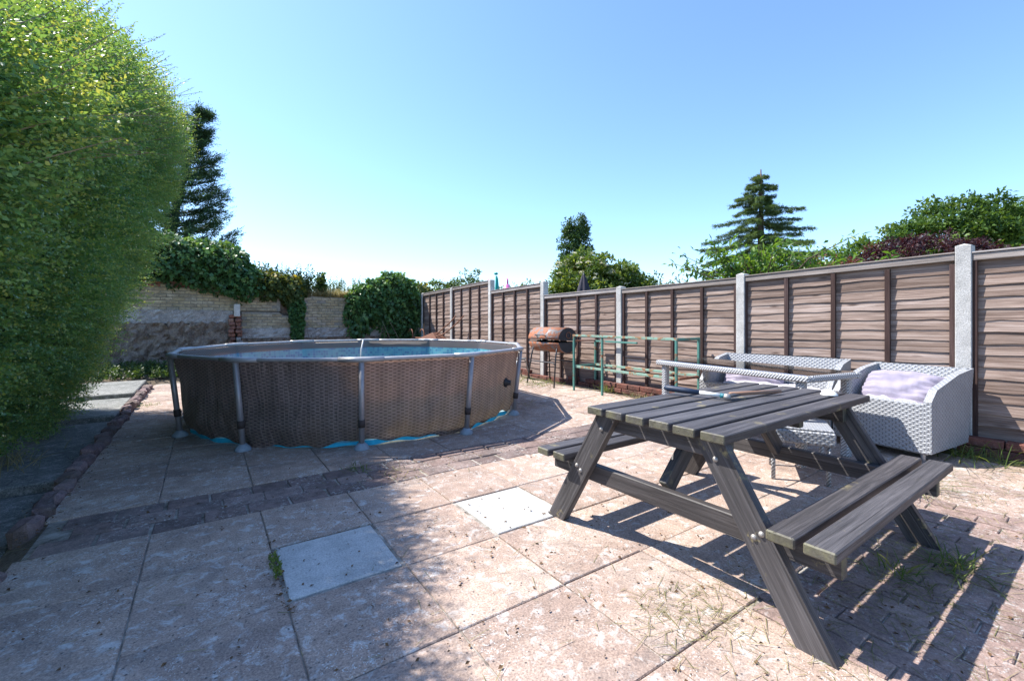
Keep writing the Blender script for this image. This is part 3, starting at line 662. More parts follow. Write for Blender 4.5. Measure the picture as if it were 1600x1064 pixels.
for k in range(NS):
    p0, p1 = pp(k, PR, PZ), pp(k + 1, PR, PZ); d = (p1 - p0).normalized()
    MB().tube([p0 + d * .06, p0 + d * .3, p1 - d * .3, p1 - d * .06], .024, 12, sq=(.8, 1.15)).build('top_rail', 'pool_rail', pool)
    t0 = (pp(k, PR, PZ) - pp(k - 1, PR, PZ)).normalized()
    c_ = p0; j_ = MB().tube([c_ - t0 * .20, c_ - t0 * .06, c_, c_ + d * .06, c_ + d * .20], [.028, .029, .031, .029, .028], 12, sq=(.85, 1.2)).build('rail_joint', 'pool_rail', pool)
    ft = pp(k, PF, .03); topp = pp(k, PR - .006, PZ - .02)
    leg = MB().tube([topp, ft], .0255, 12, sq=(1.0, 1.15)).build('leg', 'pool_metal', pool)
    MB().lathe([(.068, 0), (.070, .012), (.058, .032), (.040, .048), (.028, .062), (.0, .063)], (ft.x, ft.y, .002), 20).build('foot', 'pool_foot', leg)
    q0 = ft + (topp - ft) * .23; q1 = ft + (topp - ft) * .32
    MB().tube([q0, q1], .030, 12, sq=(1.05, 1.2)).build('strap', 'strap', leg)
    a_ = PH + k * 2 * math.pi / NS; e = .055
    for s_ in (-1, 1): pass
for a_, z in ((-.93, .43),):
    r_ = poolr(a_, z); c_ = Vector((PC.x + r_ * math.cos(a_), PC.y + r_ * math.sin(a_), z)); d = Vector((math.cos(a_), math.sin(a_), 0))
    MB().tube([c_ - d * .01, c_ + d * .012, c_ + d * .013, c_ + d * .06, c_ + d * .062], [.055, .055, .034, .032, .0], 18).build('inlet_valve', 'black', pool)
rod = MB().tube([(1.165, 4.135, .835), (1.172, 4.14, .90), (1.195, 4.15, 1.0)], .006, 8).build('plastic_rod', 'white', origin=(1.165, 4.135, .835))
tag(rod, 'thin white plastic rod standing up from the pool rim', 'rod')

# ------------------------------------------------------------------ picnic table
TO = Vector((2.526, 1.382, 0)); TR = .018
pt = thing('picnic_table', TO, 'dark stained wooden picnic table with two attached benches', 'picnic table', rotz=TR)
for k in range(6):
    y = -.33 + k * .132; o = random.gauss(0, .005)
    MB().box((o, y, .697), (1.664, .106, .038), .004).build('table_board', 'dark_wood', pt)
for sgn in (-1, 1):
    for yy in (.596, .722): MB().box((-.07 + random.gauss(0, .012), sgn * yy, .396 + random.gauss(0, .002)), (1.58, .098, .040), .005).build('bench_board', 'dark_wood', pt)
for fx, in_ in ((-.765, 1), (.575, -1)):
    for sgn in (-1, 1):
        lg = MB(); p0 = Vector((fx, sgn * .688, .0)); p1 = Vector((fx, sgn * .285, .676)); d = (p1 - p0).normalized()
        nrm = Vector((0, d.z, -d.y)); w2 = .056; ww = w2 / d.z
        V_ = [(fx + tx, p.y + q * ww, p.z) for tx in (-.022, .022) for (p, q) in ((p0, -1), (p0, 1), (p1, 1), (p1, -1))]
        lg.add(V_, [[0, 1, 2, 3][::-1], [4, 5, 6, 7], [0, 1, 5, 4], [2, 3, 7, 6], [1, 2, 6, 5], [3, 0, 4, 7]], [(Vector(v) - p0).dot(d) and ((Vector(v) - p0).dot(d) + sgn, (Vector(v) - p0).dot(nrm), v[0]) for v in V_], [1 if v[2] < .01 else 0 for v in V_])
        leg = lg.build('leg', 'dark_wood', pt)
        bx = fx - in_ * .022
        for zz in (.338, .36, .60):
            f_ = zz / .676; yy = sgn * (.688 + (.285 - .688) * f_) + (.03 if zz == .36 else -.012) * sgn
            MB().lathe([(.0, -.009 * in_), (.007, -.008 * in_), (.011, -.003 * in_), (.012, 0)], (bx, yy, zz), 12, 'x').build('bolt', 'steel', leg)
    MB().box((fx + in_ * .046, 0, .328), (.044, 1.50, .092), .004).build('bench_support', 'dark_wood', pt)
    MB().box((fx + in_ * .046, 0, .632), (.044, .70, .090), .004).build('top_batten', 'dark_wood', pt)
    MB().beam((fx + in_ * .09, .0, .36), (fx + in_ * .40, .0, .665), .090, .044, (0, 0, 1)).build('brace', 'dark_wood', pt)
MB().box((-.02, 0, .652), (.044, .68, .05), .004).build('top_batten', 'dark_wood', pt)
# loppers and a shell on the table
lo = thing('loppers', (2.5, 1.6, .718), 'long handled loppers with blue grip lying across the picnic table', 'loppers')
P = lambda x, y, z=.738: Vector((x, y, z))
A_, B_, C_, D_ = P(2.37, 1.765, .756), P(2.44, 1.57, .745), P(2.48, 1.46, .738), P(2.95, 1.345, .736)
MB().tube([A_, A_ + (B_ - A_) * .1, A_ + (B_ - A_) * .6, B_], [.010, .019, .018, .014], 12).build('grip', 'blue_grip', lo)
MB().tube([B_, C_], [.012, .012], 12).build('shaft', 'white', lo); MB().tube([C_, C_ + (C_ - B_) * .28], [.015, .011], 12).build('collar', 'teal', lo)
j_ = C_ + (C_ - B_) * .3
MB().lathe([(.0, .016), (.016, .014), (.022, 0), (.022, -.012), (0, -.014)], j_, 14).build('pivot', 'steel', lo)
MB().tube([j_, j_ + Vector((.06, -.008, .004)), j_ + Vector((.11, -.02, 0))], [.016, .02, .006], 8, sq=(.5, 1.2)).build('blade', 'blacksteel', lo)
MB().tube([j_ + Vector((.05, .01, .008)), D_], [.013, .011], 10).build('handle', 'handle_wood', lo)
sh = MB(); sh.lathe([(0, .030), (.02, .026), (.036, .012), (.045, .002), (.046, -.004), (0, -.006)], (3.165, 1.16, .722), 14)
for k in range(len(sh.v)): v = sh.v[k]; sh.v[k] = (v[0] + random.gauss(0, .003), v[1] + random.gauss(0, .003), v[2] + random.gauss(0, .001))
tag(sh.build('shell', 'white', origin=(3.165, 1.16, .716)), 'small whitish shell lying near the edge of the picnic table top', 'shell')

# ------------------------------------------------------------------ rattan set
def rattan_seat(name, label, loc, rotz, W, D, zf, zb, arm_near=True, arm_far=True, group='grey rattan sofas by the fence'):
    """local: x from front (0) to back (D), y along the width (0..W); front face at x=0"""
    t = thing(name, loc, label, 'sofa', group, rotz); rec = .10
    MB().box((.02 + .02, W / 2, zf / 2 + .03), (.05, W, zf - .06), .012).build('front_panel', 'rattan', t)
    back = [(D - .06, .10), (D, .10), (D + rec, zb), (D + rec - .055, zb + .004)]
    MB().prism(back, .0, W, 'y').build('back_panel', 'rattan', t)
    side = [(.016, .075), (D + .001, .10), (D + rec + .001, zb + .003), (D - .16, zb - .035), (.10, zf + .105), (.012, zf + .015)]
    if arm_near: MB().prism(side, -.02, .03, 'y').build('arm_panel', 'rattan', t)
    if arm_far: MB().prism(side, W - .03, W + .02, 'y').build('arm_panel', 'rattan', t)
    MB().box((D / 2, W / 2, zf - .16), (D - .1, W - .08, .04), .006).build('seat_deck', 'rattan', t)
    for x in (.06, D - .05):
        for y in (.05, W - .05): MB().tube([(x, y, -.02), (x, y, .12)], .017, 10).build('leg', 'alu', t)
    return t
def cushion(name, label, cat, loc, size, rot, mat='lilac', puff=1.0, seed=0):
    r = np.random.default_rng(seed); nu, nv = 26, 18; V = []; F = []
    for s_ in (1, -1):
        for j in range(nv + 1):
            for i in range(nu + 1):
                u, v = 2 * i / nu - 1, 2 * j / nv - 1
                edge = (1 - abs(u) ** 3.2) * (1 - abs(v) ** 3.2); h_ = s_ * (edge ** .55) * size[2] / 2 * puff
                cr = .016 * math.sin(7 * u + 5 * v + 2 * math.sin(3 * v + seed) + seed) * edge + .009 * math.sin(17 * v - 6 * u + seed * 2) * edge + .010 * math.sin(22 * u + seed) * (1 - edge) * edge * 4
                V.append((u * size[0] / 2 * (1 - .06 * v * v), v * size[1] / 2 * (1 - .06 * u * u), h_ + cr * s_))
    m = (nu + 1) * (nv + 1)
    for j in range(nv):
        for i in range(nu):
            q = [j * (nu + 1) + i, j * (nu + 1) + i + 1, (j + 1) * (nu + 1) + i + 1, (j + 1) * (nu + 1) + i]; F.append(q); F.append([m + x for x in q[::-1]])
    o = MB().add(V, F, None, None, True).build(name, mat); o.location = loc; o.rotation_euler = rot; return tag(o, label, cat, 'lilac sofa cushions')
GB = .075
sB = rattan_seat('rattan_sofa', 'grey rattan sofa end with high woven side, next to the picnic table bench', (4.57, 1.02, GB), R(-9), .66, .62, .455, .70)
sA = rattan_seat('rattan_sofa', 'grey rattan sofa with its back along the fence behind the glass table', (4.66, 1.72, GB), R(5), 1.2, .56, .43, .715)
def loc_in(o, x, y, z): 
    c_, s_ = math.cos(o.rotation_euler[2]), math.sin(o.rotation_euler[2]); return (o.location[0] + x * c_ - y * s_, o.location[1] + x * s_ + y * c_, o.location[2] + z)
cushion('seat_cushion', 'pale seat cushion lying in the rattan sofa end', 'cushion', loc_in(sB, .33, .33, .37), (.50, .58, .14), (0, 0, R(-9)), 'pale', 1, 1)
cushion('back_cushion', 'creased lilac cushion leaning in the rattan sofa end', 'cushion', loc_in(sB, .36, .33, .50), (.36, .56, .20), (0, R(-50), R(-9)), 'lilac', 1.0, 2)
cushion('seat_cushion', 'pale seat cushion on the sofa behind the glass table', 'cushion', loc_in(sA, .30, .60, .375), (.46, 1.06, .12), (0, 0, R(5)), 'pale', 1, 3)
cushion('back_cushion', 'lilac cushion leaning on the sofa behind the glass table', 'cushion', loc_in(sA, .40, .80, .49), (.32, .62, .16), (0, R(-58), R(5)), 'lilac', 1.0, 4)
gt = thing('rattan_table', (4.22, 2.24, .04), 'long grey rattan table with dark glass top', 'table', rotz=R(81))
L_, W_, zt = 1.60, .72, .71
for yy in (-W_ / 2 + .03, W_ / 2 - .03): MB().box((0, yy, zt - .022), (L_, .06, .05), .012).build('rim', 'braid', gt)
for xx in (-L_ / 2 + .03, L_ / 2 - .03): MB().box((xx, 0, zt - .022), (.06, W_ - .12, .05), .012).build('rim', 'braid', gt)
MB().box((0, 0, zt + .002), (L_ - .06, W_ - .06, .008), .002).build('glass_top', 'glass', gt)
MB().box((0, 0, zt - .014), (L_ - .12, W_ - .12, .012), .003).build('woven_top', 'rattan', gt)
for xx in (-L_ / 2 + .09, L_ / 2 - .09):
    for yy in (-W_ / 2 + .06, W_ / 2 - .06): MB().box((xx, yy, (zt - .045) / 2), (.065, .065, zt - .045), .012).build('leg', 'braid', gt)
st = thing('rattan_stool', (3.72, 1.57, .0), 'square grey rattan footstool on thin legs behind the picnic table', 'stool', rotz=R(28))
MB().box((0, 0, .335), (.42, .42, .10), .012).build('woven_seat', 'rattan', st)
MB().box((0, 0, .392), (.40, .40, .012), .004).build('seat_top', 'rattan', st)
for xx in (-.17, .17):
    for yy in (-.17, .17): MB().tube([(xx, yy, 0), (xx, yy, .30)], .0145, 10).build('leg', 'braid', st)

# ------------------------------------------------------------------ green metal frame
gf = thing('metal_frame', (5.05, 4.3, .08), 'rusting green painted metal bench frame without a top', 'frame')
x0, x1, y0, y1 = 4.80, 5.27, 3.40, 5.26; zt_, zl = .945, .455
for (x, y) in ((x0, y1), (x0 + .01, 4.66), (x0, y0), (x1, y0), (x1, y1)): MB().beam((x, y, gz(x, y)), (x, y, zt_ - .015 if x < 5.2 or y < 4 else .86), .028, .028, (1, 0, 0), .002).build('leg', 'green_rust', gf)
def rail(p, q, m='pale_green_rust', w=.032): MB().beam(p, q, w, .030, (0, 0, 1), .002).build('rail', m, gf)
rail((x0, y0 - .016, zt_), (x0, y1 + .016, zt_)); rail((x0 + .018, y0, zt_ - .002), (x1 + .016, y0, zt_ - .002), 'green_rust')
rail((x0 + .016, y1, .86), (x1 - .016, y1, .855), 'rust', .022); rail((x1, 4.40, .845), (x1, y1 - .016, .845), 'green_rust', .026)
rail((x0 + .03, y0 + .016, zl), (x0 + .03, y1 - .016, zl)); rail((x1, y0 + .016, zl + .01), (x1, y1 - .016, zl + .01), 'pale_green_rust'); rail((x0 + .046, y1, zl + .004), (x1 - .016, y1, zl + .006), 'green_rust'); rail((x0 + .046, y0, zl - .004), (x1 - .016, y0, zl - .004), 'rust')

# ------------------------------------------------------------------ barrel barbecue
bq = thing('barrel_barbecue', (4.98, 6.02, .08), 'rusty barrel barbecue on bent tube legs in front of the fence', 'barbecue')
BX, BY0, BY1, BZ, BR = 4.98, 5.60, 6.42, .845, .212
def half_drum(a0, a1, name, m, rr, n=16):
    b = MB(); A = [a0 + (a1 - a0) * k / n for k in range(n + 1)]
    V_ = [(BX + r_ * math.cos(q), y, BZ + r_ * math.sin(q)) for r_ in (rr, rr - .006) for y in (BY0, BY1) for q in A]; k = n + 1; F_ = []
    for i in range(n): F_ += [[i, i + 1, k + i + 1, k + i], [2 * k + i + 1, 2 * k + i, 3 * k + i, 3 * k + i + 1]]
    F_ += [[0, k, 3 * k, 2 * k], [n, 2 * k + n, 3 * k + n, k + n]] + [[i, 2 * k + i, 2 * k + i + 1, i + 1] for i in range(n)] + [[k + i, k + i + 1, 3 * k + i + 1, 3 * k + i] for i in range(n)]
    o = b.add(V_, F_, None, None, True).build(name, m, bq)
    for y in (BY0 + .004, BY1 - .004):
        e = MB(); V2 = [(BX + (rr - .004) * math.cos(q), yy, BZ + (rr - .004) * math.sin(q)) for yy in (y - .003, y + .003) for q in A]
        e.add(V2, [list(range(k)), list(range(2 * k - 1, k - 1, -1))] + [[i, k + i, k + (i + 1) % k, (i + 1) % k] for i in range(k)]).build('end_plate', 'bbq_dark', o)
    return o
lid = half_drum(R(-4), R(176), 'lid', 'bbq_rust', BR + .006); half_drum(R(190), R(352), 'fire_bowl', 'bbq_rust', BR - .002)
MB().box((BX, (BY0 + BY1) / 2, BZ - .045), (.34, BY1 - BY0 - .05, .014), .002).build('grill', 'blacksteel', bq)
lob = MB(); r3 = random.Random(3)
for k in range(26): lob.lathe([(0, .03), (.025, .015), (.03, -.01), (0, -.025)], (BX + r3.uniform(-.14, .10), r3.uniform(BY0 + .08, BY1 - .08), BZ - .03), 6)
lob.build('charcoal', 'black', bq)
MB().tube([(BX - .20, 5.93, BZ + .07), (BX - .255, 5.94, BZ + .085), (BX - .258, 6.0, BZ + .086), (BX - .258, 6.13, BZ + .086), (BX - .255, 6.17, BZ + .085), (BX - .20, 6.18, BZ + .07)], .008, 8).build('handle', 'blacksteel', lid)
MB().tube([(BX + .05 * math.cos(q), BY0 - .012, BZ + .09 + .05 * math.sin(q)) for q in [k * math.pi / 8 for k in range(16)]], .006, 6, closed=True).build('vent_ring', 'rust', lid)
for (y, s_) in ((BY0 + .10, -1), (BY1 - .10, 1)):
    MB().tube([(BX - .27, y + s_ * .06, gz(4.7, y)), (BX - .20, y + s_ * .02, .58), (BX - .17, y + s_ * .012, .70), (BX - .11, y, .735), (BX + .11, y, .735), (BX + .17, y + s_ * .012, .70), (BX + .20, y + s_ * .02, .58), (BX + .25, y + s_ * .06, gz(5.25, y))], .0125, 10).build('leg', 'blacksteel', bq)
for x in (-.222, .222): MB().tube([(BX + x, BY0 + .06, .44), (BX + x, BY0 + .12, .475), (BX + x, BY1 - .12, .475), (BX + x, BY1 - .06, .44)], .0105, 8).build('stretcher', 'blacksteel', bq)
MB().tube([(BX - .2, BY0 + .1, .62), (BX + .2, BY0 + .1, .62)], .009, 8).build('stretcher', 'blacksteel', bq)
tr_ = thing('folding_stool', (4.86, 6.95, .08), 'small grey tubular folding stool standing behind the barbecue', 'stool')
for y in (6.82, 7.08):
    MB().tube([(4.70, y, .08), (4.80, y, .42), (4.86, y, .445), (4.96, y, .445), (5.0, y, .42), (5.10, y, .08)], .012, 8).build('leg', 'greymetal', tr_)
MB().box((4.90, 6.95, .462), (.18, .34, .02), .005).build('seat', 'greymetal', tr_)

# ------------------------------------------------------------------ wheelbarrow
wb = thing('wheelbarrow', (5.05, 10.9, .15), 'rusty old wheelbarrow tipped over against the far fence panel', 'wheelbarrow')
tp = [(-.33, -.26, 0), (.33, -.22, 0), (.33, .22, 0), (-.33, .26, 0), (-.20, -.15, .24), (.20, -.13, .24), (.20, .13, .24), (-.20, .15, .24)]
M_ = Matrix.Rotation(R(-62), 3, 'Z') @ Matrix.Rotation(R(-20), 3, 'Y')
MB().add([tuple(M_ @ Vector(v) + Vector((4.98, 10.98, .58))) for v in tp], [[0, 1, 5, 4], [1, 2, 6, 5], [2, 3, 7, 6], [3, 0, 4, 7], [4, 5, 6, 7], [3, 2, 1, 0]]).build('tray', 'rust', wb)
for dy in (0, .42): MB().tube([(4.74, 11.75 - dy, .72), (4.88, 11.3 - dy, .70), (5.06, 10.8 - dy, .86), (5.20, 10.42 - dy, 1.12), (5.27, 10.2 - dy, 1.30)], .016, 8).build('handle', 'rust', wb)
for (dx, dy) in ((0, 0), (.12, -.5)):
    MB().tube([(4.72 + dx, 11.85 + dy + .15 * math.cos(q), .80 + .15 * math.sin(q)) for q in [R(30) + k * R(22) for k in range(13)]], .014, 8).build('frame_hoop', 'rust', wb)
MB().tube([(4.95, 11.1, .15), (4.98, 11.0, .6)], .015, 8).build('leg', 'rust', wb); MB().tube([(5.1, 10.7, .15), (5.0, 10.9, .6)], .015, 8).build('leg', 'rust', wb)

# ------------------------------------------------------------------ things behind the fence
pa = thing('parasol', (8.38, 8.8, 0), 'closed dark parasol showing above the fence', 'parasol')
b = MB(); prof = [(.02, 2.42), (.05, 2.36), (.10, 2.2), (.15, 2.0), (.19, 1.8), (.16, 1.4), (.13, 1.2)]; V_ = []
for (r_, z) in prof:
    for k in range(24): q = 2 * math.pi * k / 24; rr = r_ * (1 + .22 * math.cos(q * 6)); V_.append((8.38 + rr * math.cos(q), 8.8 + rr * math.sin(q), z))
b.add(V_, [[i * 24 + k, i * 24 + (k + 1) % 24, (i + 1) * 24 + (k + 1) % 24, (i + 1) * 24 + k] for i in range(len(prof) - 1) for k in range(24)], None, None, True).build('canopy', 'parasol', pa)
MB().tube([(8.38, 8.8, 0), (8.38, 8.8, 2.46)], .02, 8).build('pole', 'blacksteel', pa)
ty = thing('toy_slide', (6.0, 9.42, 0), 'pink and green plastic garden toy peeping over the fence', 'toy')
MB().tube([(6.03, 9.44, .2), (6.03, 9.44, 2.0), (6.03, 9.45, 2.22), (6.02, 9.46, 2.30)], [.05, .05, .035, .025], 10).build('spout', 'green_plastic', ty)
MB().lathe([(0, .03), (.045, .02), (.05, -.02), (0, -.04)], (6.02, 9.47, 2.36), 12).build('rose', 'green_plastic', ty)
MB().tube([(6.1, 9.10, .2), (6.1, 9.10, 2.06)], .075, 12).build('bucket_post', 'pink', ty); MB().tube([(6.1, 9.06, 2.0), (6.1, 9.07, 2.16), (6.1, 9.10, 2.22)], .022, 8).build('handle', 'pink', ty)
MB().tube([(5.95, 9.78, 1.9), (5.95, 9.77, 2.16), (5.95, 9.72, 2.22), (5.95, 9.68, 2.20)], .022, 8).build('hook', 'pink', ty)

# ------------------------------------------------------------------ vegetation
def bumpy(P, k=1.0, seed=0):
    P = np.asarray(P); s_ = seed * 1.7
    return (np.sin(P[..., 1] * 2.1 * k + s_) * np.sin(P[..., 2] * 2.7 * k + s_) + .6 * np.sin(P[..., 1] * 5.3 * k + P[..., 2] * 3.9 * k + s_) + .4 * np.sin(P[..., 0] * 6.1 * k + P[..., 2] * 7.3 * k - s_)) / 2
# hedge: front face profile (x by height), running along y
hz = np.array([0, .2, .45, .95, 1.4, 1.9, 2.4, 2.85, 3.3, 3.62, 3.82, 3.98, 4.08, 4.12]); hx = np.array([-1.62, -1.46, -1.32, -1.12, -.96, -.80, -.64, -.50, -.42, -.44, -.60, -.92, -1.38, -2.0])
arc = np.concatenate([[0], np.cumsum(np.hypot(np.diff(hz), np.diff(hx)))])
HY0, HY1 = 2.3, 8.3
def hedge_pt(s, y):
    z = np.interp(s, arc, hz); x = np.interp(s, arc, hx); P = np.stack([x, y, z], -1)
    ds = .05; tx = np.interp(s + ds, arc, hx) - np.interp(s - ds, arc, hx); tz = np.interp(s + ds, arc, hz) - np.interp(s - ds, arc, hz)
    n_ = unit(np.stack([tz, np.zeros_like(tx), -tx], -1))
    endn = np.clip((y - (HY1 - .7)) / .7, 0, 1)[..., None]; P = P - n_ * (endn ** 2) * .45 * np.array([1, 0, 1]); n_ = unit(n_ + endn * np.array([0, .9, 0]))
    near = np.clip((6.5 - y) / 3.2, 0, 1); P[..., 0] -= near * .20; P[..., 2] *= np.interp(y, [2.2, 3, 4, 5, 6.5, 8.5], [.54, .63, .77, .88, .975, 1.0])
    return P + n_ * (bumpy(P, 1.0, 2) * .13)[..., None], n_
hedge = thing('hedge', (-1.6, 5.6, 0), 'tall overhanging green hedge of small leaves along the path', 'hedge')
NSG, NYG = 44, 60; S, Yg = np.meshgrid(np.linspace(0, arc[-1], NSG), np.linspace(HY0, HY1, NYG)); Pc, nc = hedge_pt(S.ravel(), Yg.ravel()); Pc = Pc - nc * .20
q = (np.arange(NYG - 1)[:, None] * NSG + np.arange(NSG - 1)).ravel()
F4 = np.stack([q, q + 1, q + NSG + 1, q + NSG], 1)
backV = Pc.copy(); backV[:, 0] = -2.5; n0 = len(Pc); Vall = np.concatenate([Pc, backV])
endq = np.arange(NSG - 1) + (NYG - 1) * NSG; e4 = np.stack([endq, endq + 1, endq + 1 + n0, endq + n0], 1); st0 = np.arange(NSG - 1); s4 = np.stack([st0, st0 + n0, st0 + 1 + n0, st0 + 1], 1)
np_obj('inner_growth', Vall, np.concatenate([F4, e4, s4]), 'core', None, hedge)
def shoots(P, Dir, Ls, nl, ll, curve=.25, wid=.0022, wr=.55, spread=.9, flatv=3.0):
    """leafy shoots: base points, directions, lengths; nl leaves along each"""
    N = len(P); Dir = unit(Dir); t = (np.arange(nl) + .6) / nl; up = np.array([0, 0, 1.])
    pos = P[:, None] + Dir[:, None] * (Ls[:, None] * t)[..., None] + up * (curve * Ls[:, None] * t ** 2)[..., None] * rng.uniform(-.3, 1, (N, 1, 1))
    side = unit(np.cross(Dir, up + rng.normal(size=(N, 3)) * .3)); nor = np.cross(side, Dir)
    an = (np.arange(nl) % 2) * math.pi + rng.normal(0, flatv, (N, nl)) + (rng.uniform(0, 6.3, (N, 1)) if flatv > 1 else 0); rad = side[:, None] * np.cos(an)[..., None] + nor[:, None] * np.sin(an)[..., None]
    ld = unit(rad * spread + Dir[:, None] * .75 + rng.normal(size=(N, nl, 3)) * .25)
    LL = ll * rng.uniform(.7, 1.25, (N, nl)) * (1 - .35 * t)
    V, F = leaves(pos.reshape(-1, 3), ld.reshape(-1, 3), LL.ravel(), wr, .3)
    return V, F, pos
NSP, NSD, NLF = 7200, 7, 9
s_ = rng.uniform(.0, arc[-1], NSP); y_ = HY0 + (HY1 - HY0) * rng.uniform(0, 1, NSP); P, n_ = hedge_pt(s_, y_)
keep = bumpy(P, 2.3, 5) + .5 * bumpy(P, 6.1, 3) > -.50 ; P, n_ = P[keep], n_[keep]; NSP = len(P)
rise = np.clip((P[:, 2:3] - 1.0) / 2.6, 0, 1)
AX = unit(n_ * .55 + np.array([.55, -.28, .0]) + rise * np.array([.15, .15, .50]) + (1 - rise) * np.array([0, 0, -.05]) + rng.normal(size=(NSP, 3)) * .20)
SL = rng.uniform(.20, .46, NSP); flat_n = unit(np.array([0, 0, 1.]) + rng.normal(size=(NSP, 3)) * .45); sdv = unit(np.cross(AX, flat_n)); tt = (np.arange(NSD) + .5) / NSD
base0 = P - n_ * .17; bend = np.array([0, 0, 1.]) * .10
PB = base0[:, None] + AX[:, None] * (SL[:, None] * tt)[..., None] + bend * (SL[:, None] * tt ** 2)[..., None]
alt = np.where(np.arange(NSD) % 2 == 0, 1., -1.)[None, :, None]
DD = AX[:, None] * 1.0 + sdv[:, None] * alt * .65 + rng.normal(size=(NSP, NSD, 3)) * .14
LL2 = SL[:, None] * .42 * (1.25 - .6 * tt) * rng.uniform(.7, 1.25, (NSP, NSD))
V1, F1, pos = shoots(PB.reshape(-1, 3), DD.reshape(-1, 3), LL2.ravel(), NLF, .028, .15, wr=.62, flatv=.5)
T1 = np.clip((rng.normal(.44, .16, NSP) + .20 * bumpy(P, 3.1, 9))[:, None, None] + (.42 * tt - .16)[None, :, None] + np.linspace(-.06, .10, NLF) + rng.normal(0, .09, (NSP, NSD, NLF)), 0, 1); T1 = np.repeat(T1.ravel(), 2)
# long whippy shoots on the shoulder
M2 = 800; s2_ = rng.uniform(arc[7], arc[-1], M2); y2_ = HY0 + (HY1 - HY0) * rng.uniform(0, 1, M2); P2, n2_ = hedge_pt(s2_, y2_)
D2 = n2_ * .5 + np.array([.7, -.1, .55]) + rng.normal(size=(M2, 3)) * .28
V2, F2, pos2 = shoots(P2 - n2_ * .1, D2, rng.uniform(.18, .60, M2), 34, .030, .28, flatv=.5)
T2 = np.repeat(np.clip(rng.normal(.62, .16, (M2, 34)), 0, 1).ravel(), 2)
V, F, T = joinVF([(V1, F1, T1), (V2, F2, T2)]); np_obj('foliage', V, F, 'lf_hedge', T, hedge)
sv, sf = strips(pos2[:, 0], pos2[:, -1], .003); np_obj('shoots', sv, sf, 'twig', None, hedge)
st_ = MB()
for k in range(16):
    y = HY0 + .3 + k * .34; x = -1.75 + random.gauss(0, .1); st_.tube([(x, y, 0), (x + .1, y + random.gauss(0, .1), 1.2), (x + .35, y + random.gauss(0, .2), 2.4), (x + .6, y + random.gauss(0, .3), 3.3)], [.035, .028, .02, .01], 7)
st_.build('stems', 'bark', hedge)

def clump_leaves(centres, radii, per, ll, wr=.5, out=.8, down=.15, flat=1.0):
    """leaves on the shells of many small clumps"""
    C = np.repeat(np.asarray(centres, float), per, 0); Rr = np.repeat(np.asarray(radii, float), per)[:, None]
    d = unit(rng.normal(size=C.shape)); d[:, 2] = np.abs(d[:, 2]) * .8 + d[:, 2] * .2
    P = C + d * np.array([1, 1, flat]) * Rr * (rng.uniform(.35, 1.0, (len(C), 1)) ** .6)
    D = d * out + rng.normal(size=C.shape) * .6 - np.array([0, 0, down])
    V, F = leaves(P, D, ll * rng.uniform(.65, 1.3, len(C)), wr, .3); return V, F, P
def shell_pts(c, r, n, zmin=-1, jit=.12):
    d = unit(rng.normal(size=(n * 3, 3))); d = d[d[:, 2] > zmin][:n]; return np.asarray(c) + d * np.asarray(r) * (1 + rng.normal(0, jit, (len(d), 1))) * rng.uniform(.72, 1, (len(d), 1))
def tints(n, per, base=.5, sd=.2, sd2=.12): return np.repeat(np.clip(np.repeat(rng.normal(base, sd, n), per) + rng.normal(0, sd2, n * per), 0, 1), 2)
def tree(name, label, cat, base, trunk, limbs, blobs, mat, ll, ncl, per, rad, wr=.5, flat=1, group=None, extra=None, down=.15, base_t=.5):
    t = thing(name, base, label, cat, group); b = MB()
    b.tube([tuple(Vector(base) + Vector(p)) for p, _ in trunk], [r_ for _, r_ in trunk], 10)
    for lp in limbs: b.tube([tuple(Vector(base) + Vector(p)) for p, _ in lp], [r_ for _, r_ in lp], 7)
    b.build('trunk', 'bark', t); parts = []
    for (c_, r_, w_) in blobs:
        n_ = int(ncl * w_); cc = shell_pts(np.array(base) + np.array(c_), r_, n_, -.75); n_ = len(cc)
        rr = rad * rng.uniform(.6, 1.35, n_); V, F, P = clump_leaves(cc, rr, per, ll, wr, flat=flat, down=down); parts.append((V, F, tints(n_, per, base_t)))
    V, F, T = joinVF(parts); np_obj('crown', V, F, mat, T, t); return t, cc
# elder in flower
el, _ = tree('elder_bush', 'rounded elder bush with cream flower heads behind the fence', 'bush', (10.75, 10.8, 0), [((0, 0, 0), .16), ((.1, 0, 1.2), .12), ((0, .1, 2.4), .06)], [[((.1, 0, 1), .08), ((.8, -.5, 2.2), .03)], [((.1, 0, 1), .08), ((-.7, .4, 2.3), .03)]],
     [((-.25, .15, 2.35), (1.05, 1.05, 1.05), 1), ((.75, -.55, 2.1), (.85, .85, .85), .7), ((.1, 0, 1.5), (1.6, 1.6, 1.0), 1.1)], 'lf_elder', .13, 170, 55, .26, base_t=.7)
cc = np.concatenate([shell_pts((10.5, 10.95, 2.4), (1.1, 1.1, 1.1), 90, .0, .05), shell_pts((11.5, 10.25, 2.15), (.9, .9, .9), 55, .0, .05)])
V, F, P = clump_leaves(cc, np.full(len(cc), .09), 26, .05, .9, .4, -.3, .35); np_obj('flower_heads', V, F, 'lf_flower', rng.uniform(0, 1, len(F)), el)
tree('bramble_bush', 'low leafy bush right of the elder behind the fence', 'bush', (12.0, 9.6, 0), [((0, 0, 0), .06), ((.1, 0, 1.6), .02)], [], [((0, 0, 1.6), (1.1, 1.1, .85), 1)], 'lf_weed', .10, 110, 45, .24)
tree('bramble_bush', 'low leafy bush left of the elder behind the fence', 'bush', (9.1, 12.3, 0), [((0, 0, 0), .06), ((.1, 0, 1.6), .02)], [], [((0, 0, 1.55), (1.4, 1.2, .75), 1)], 'lf_elder', .10, 100, 45, .22)
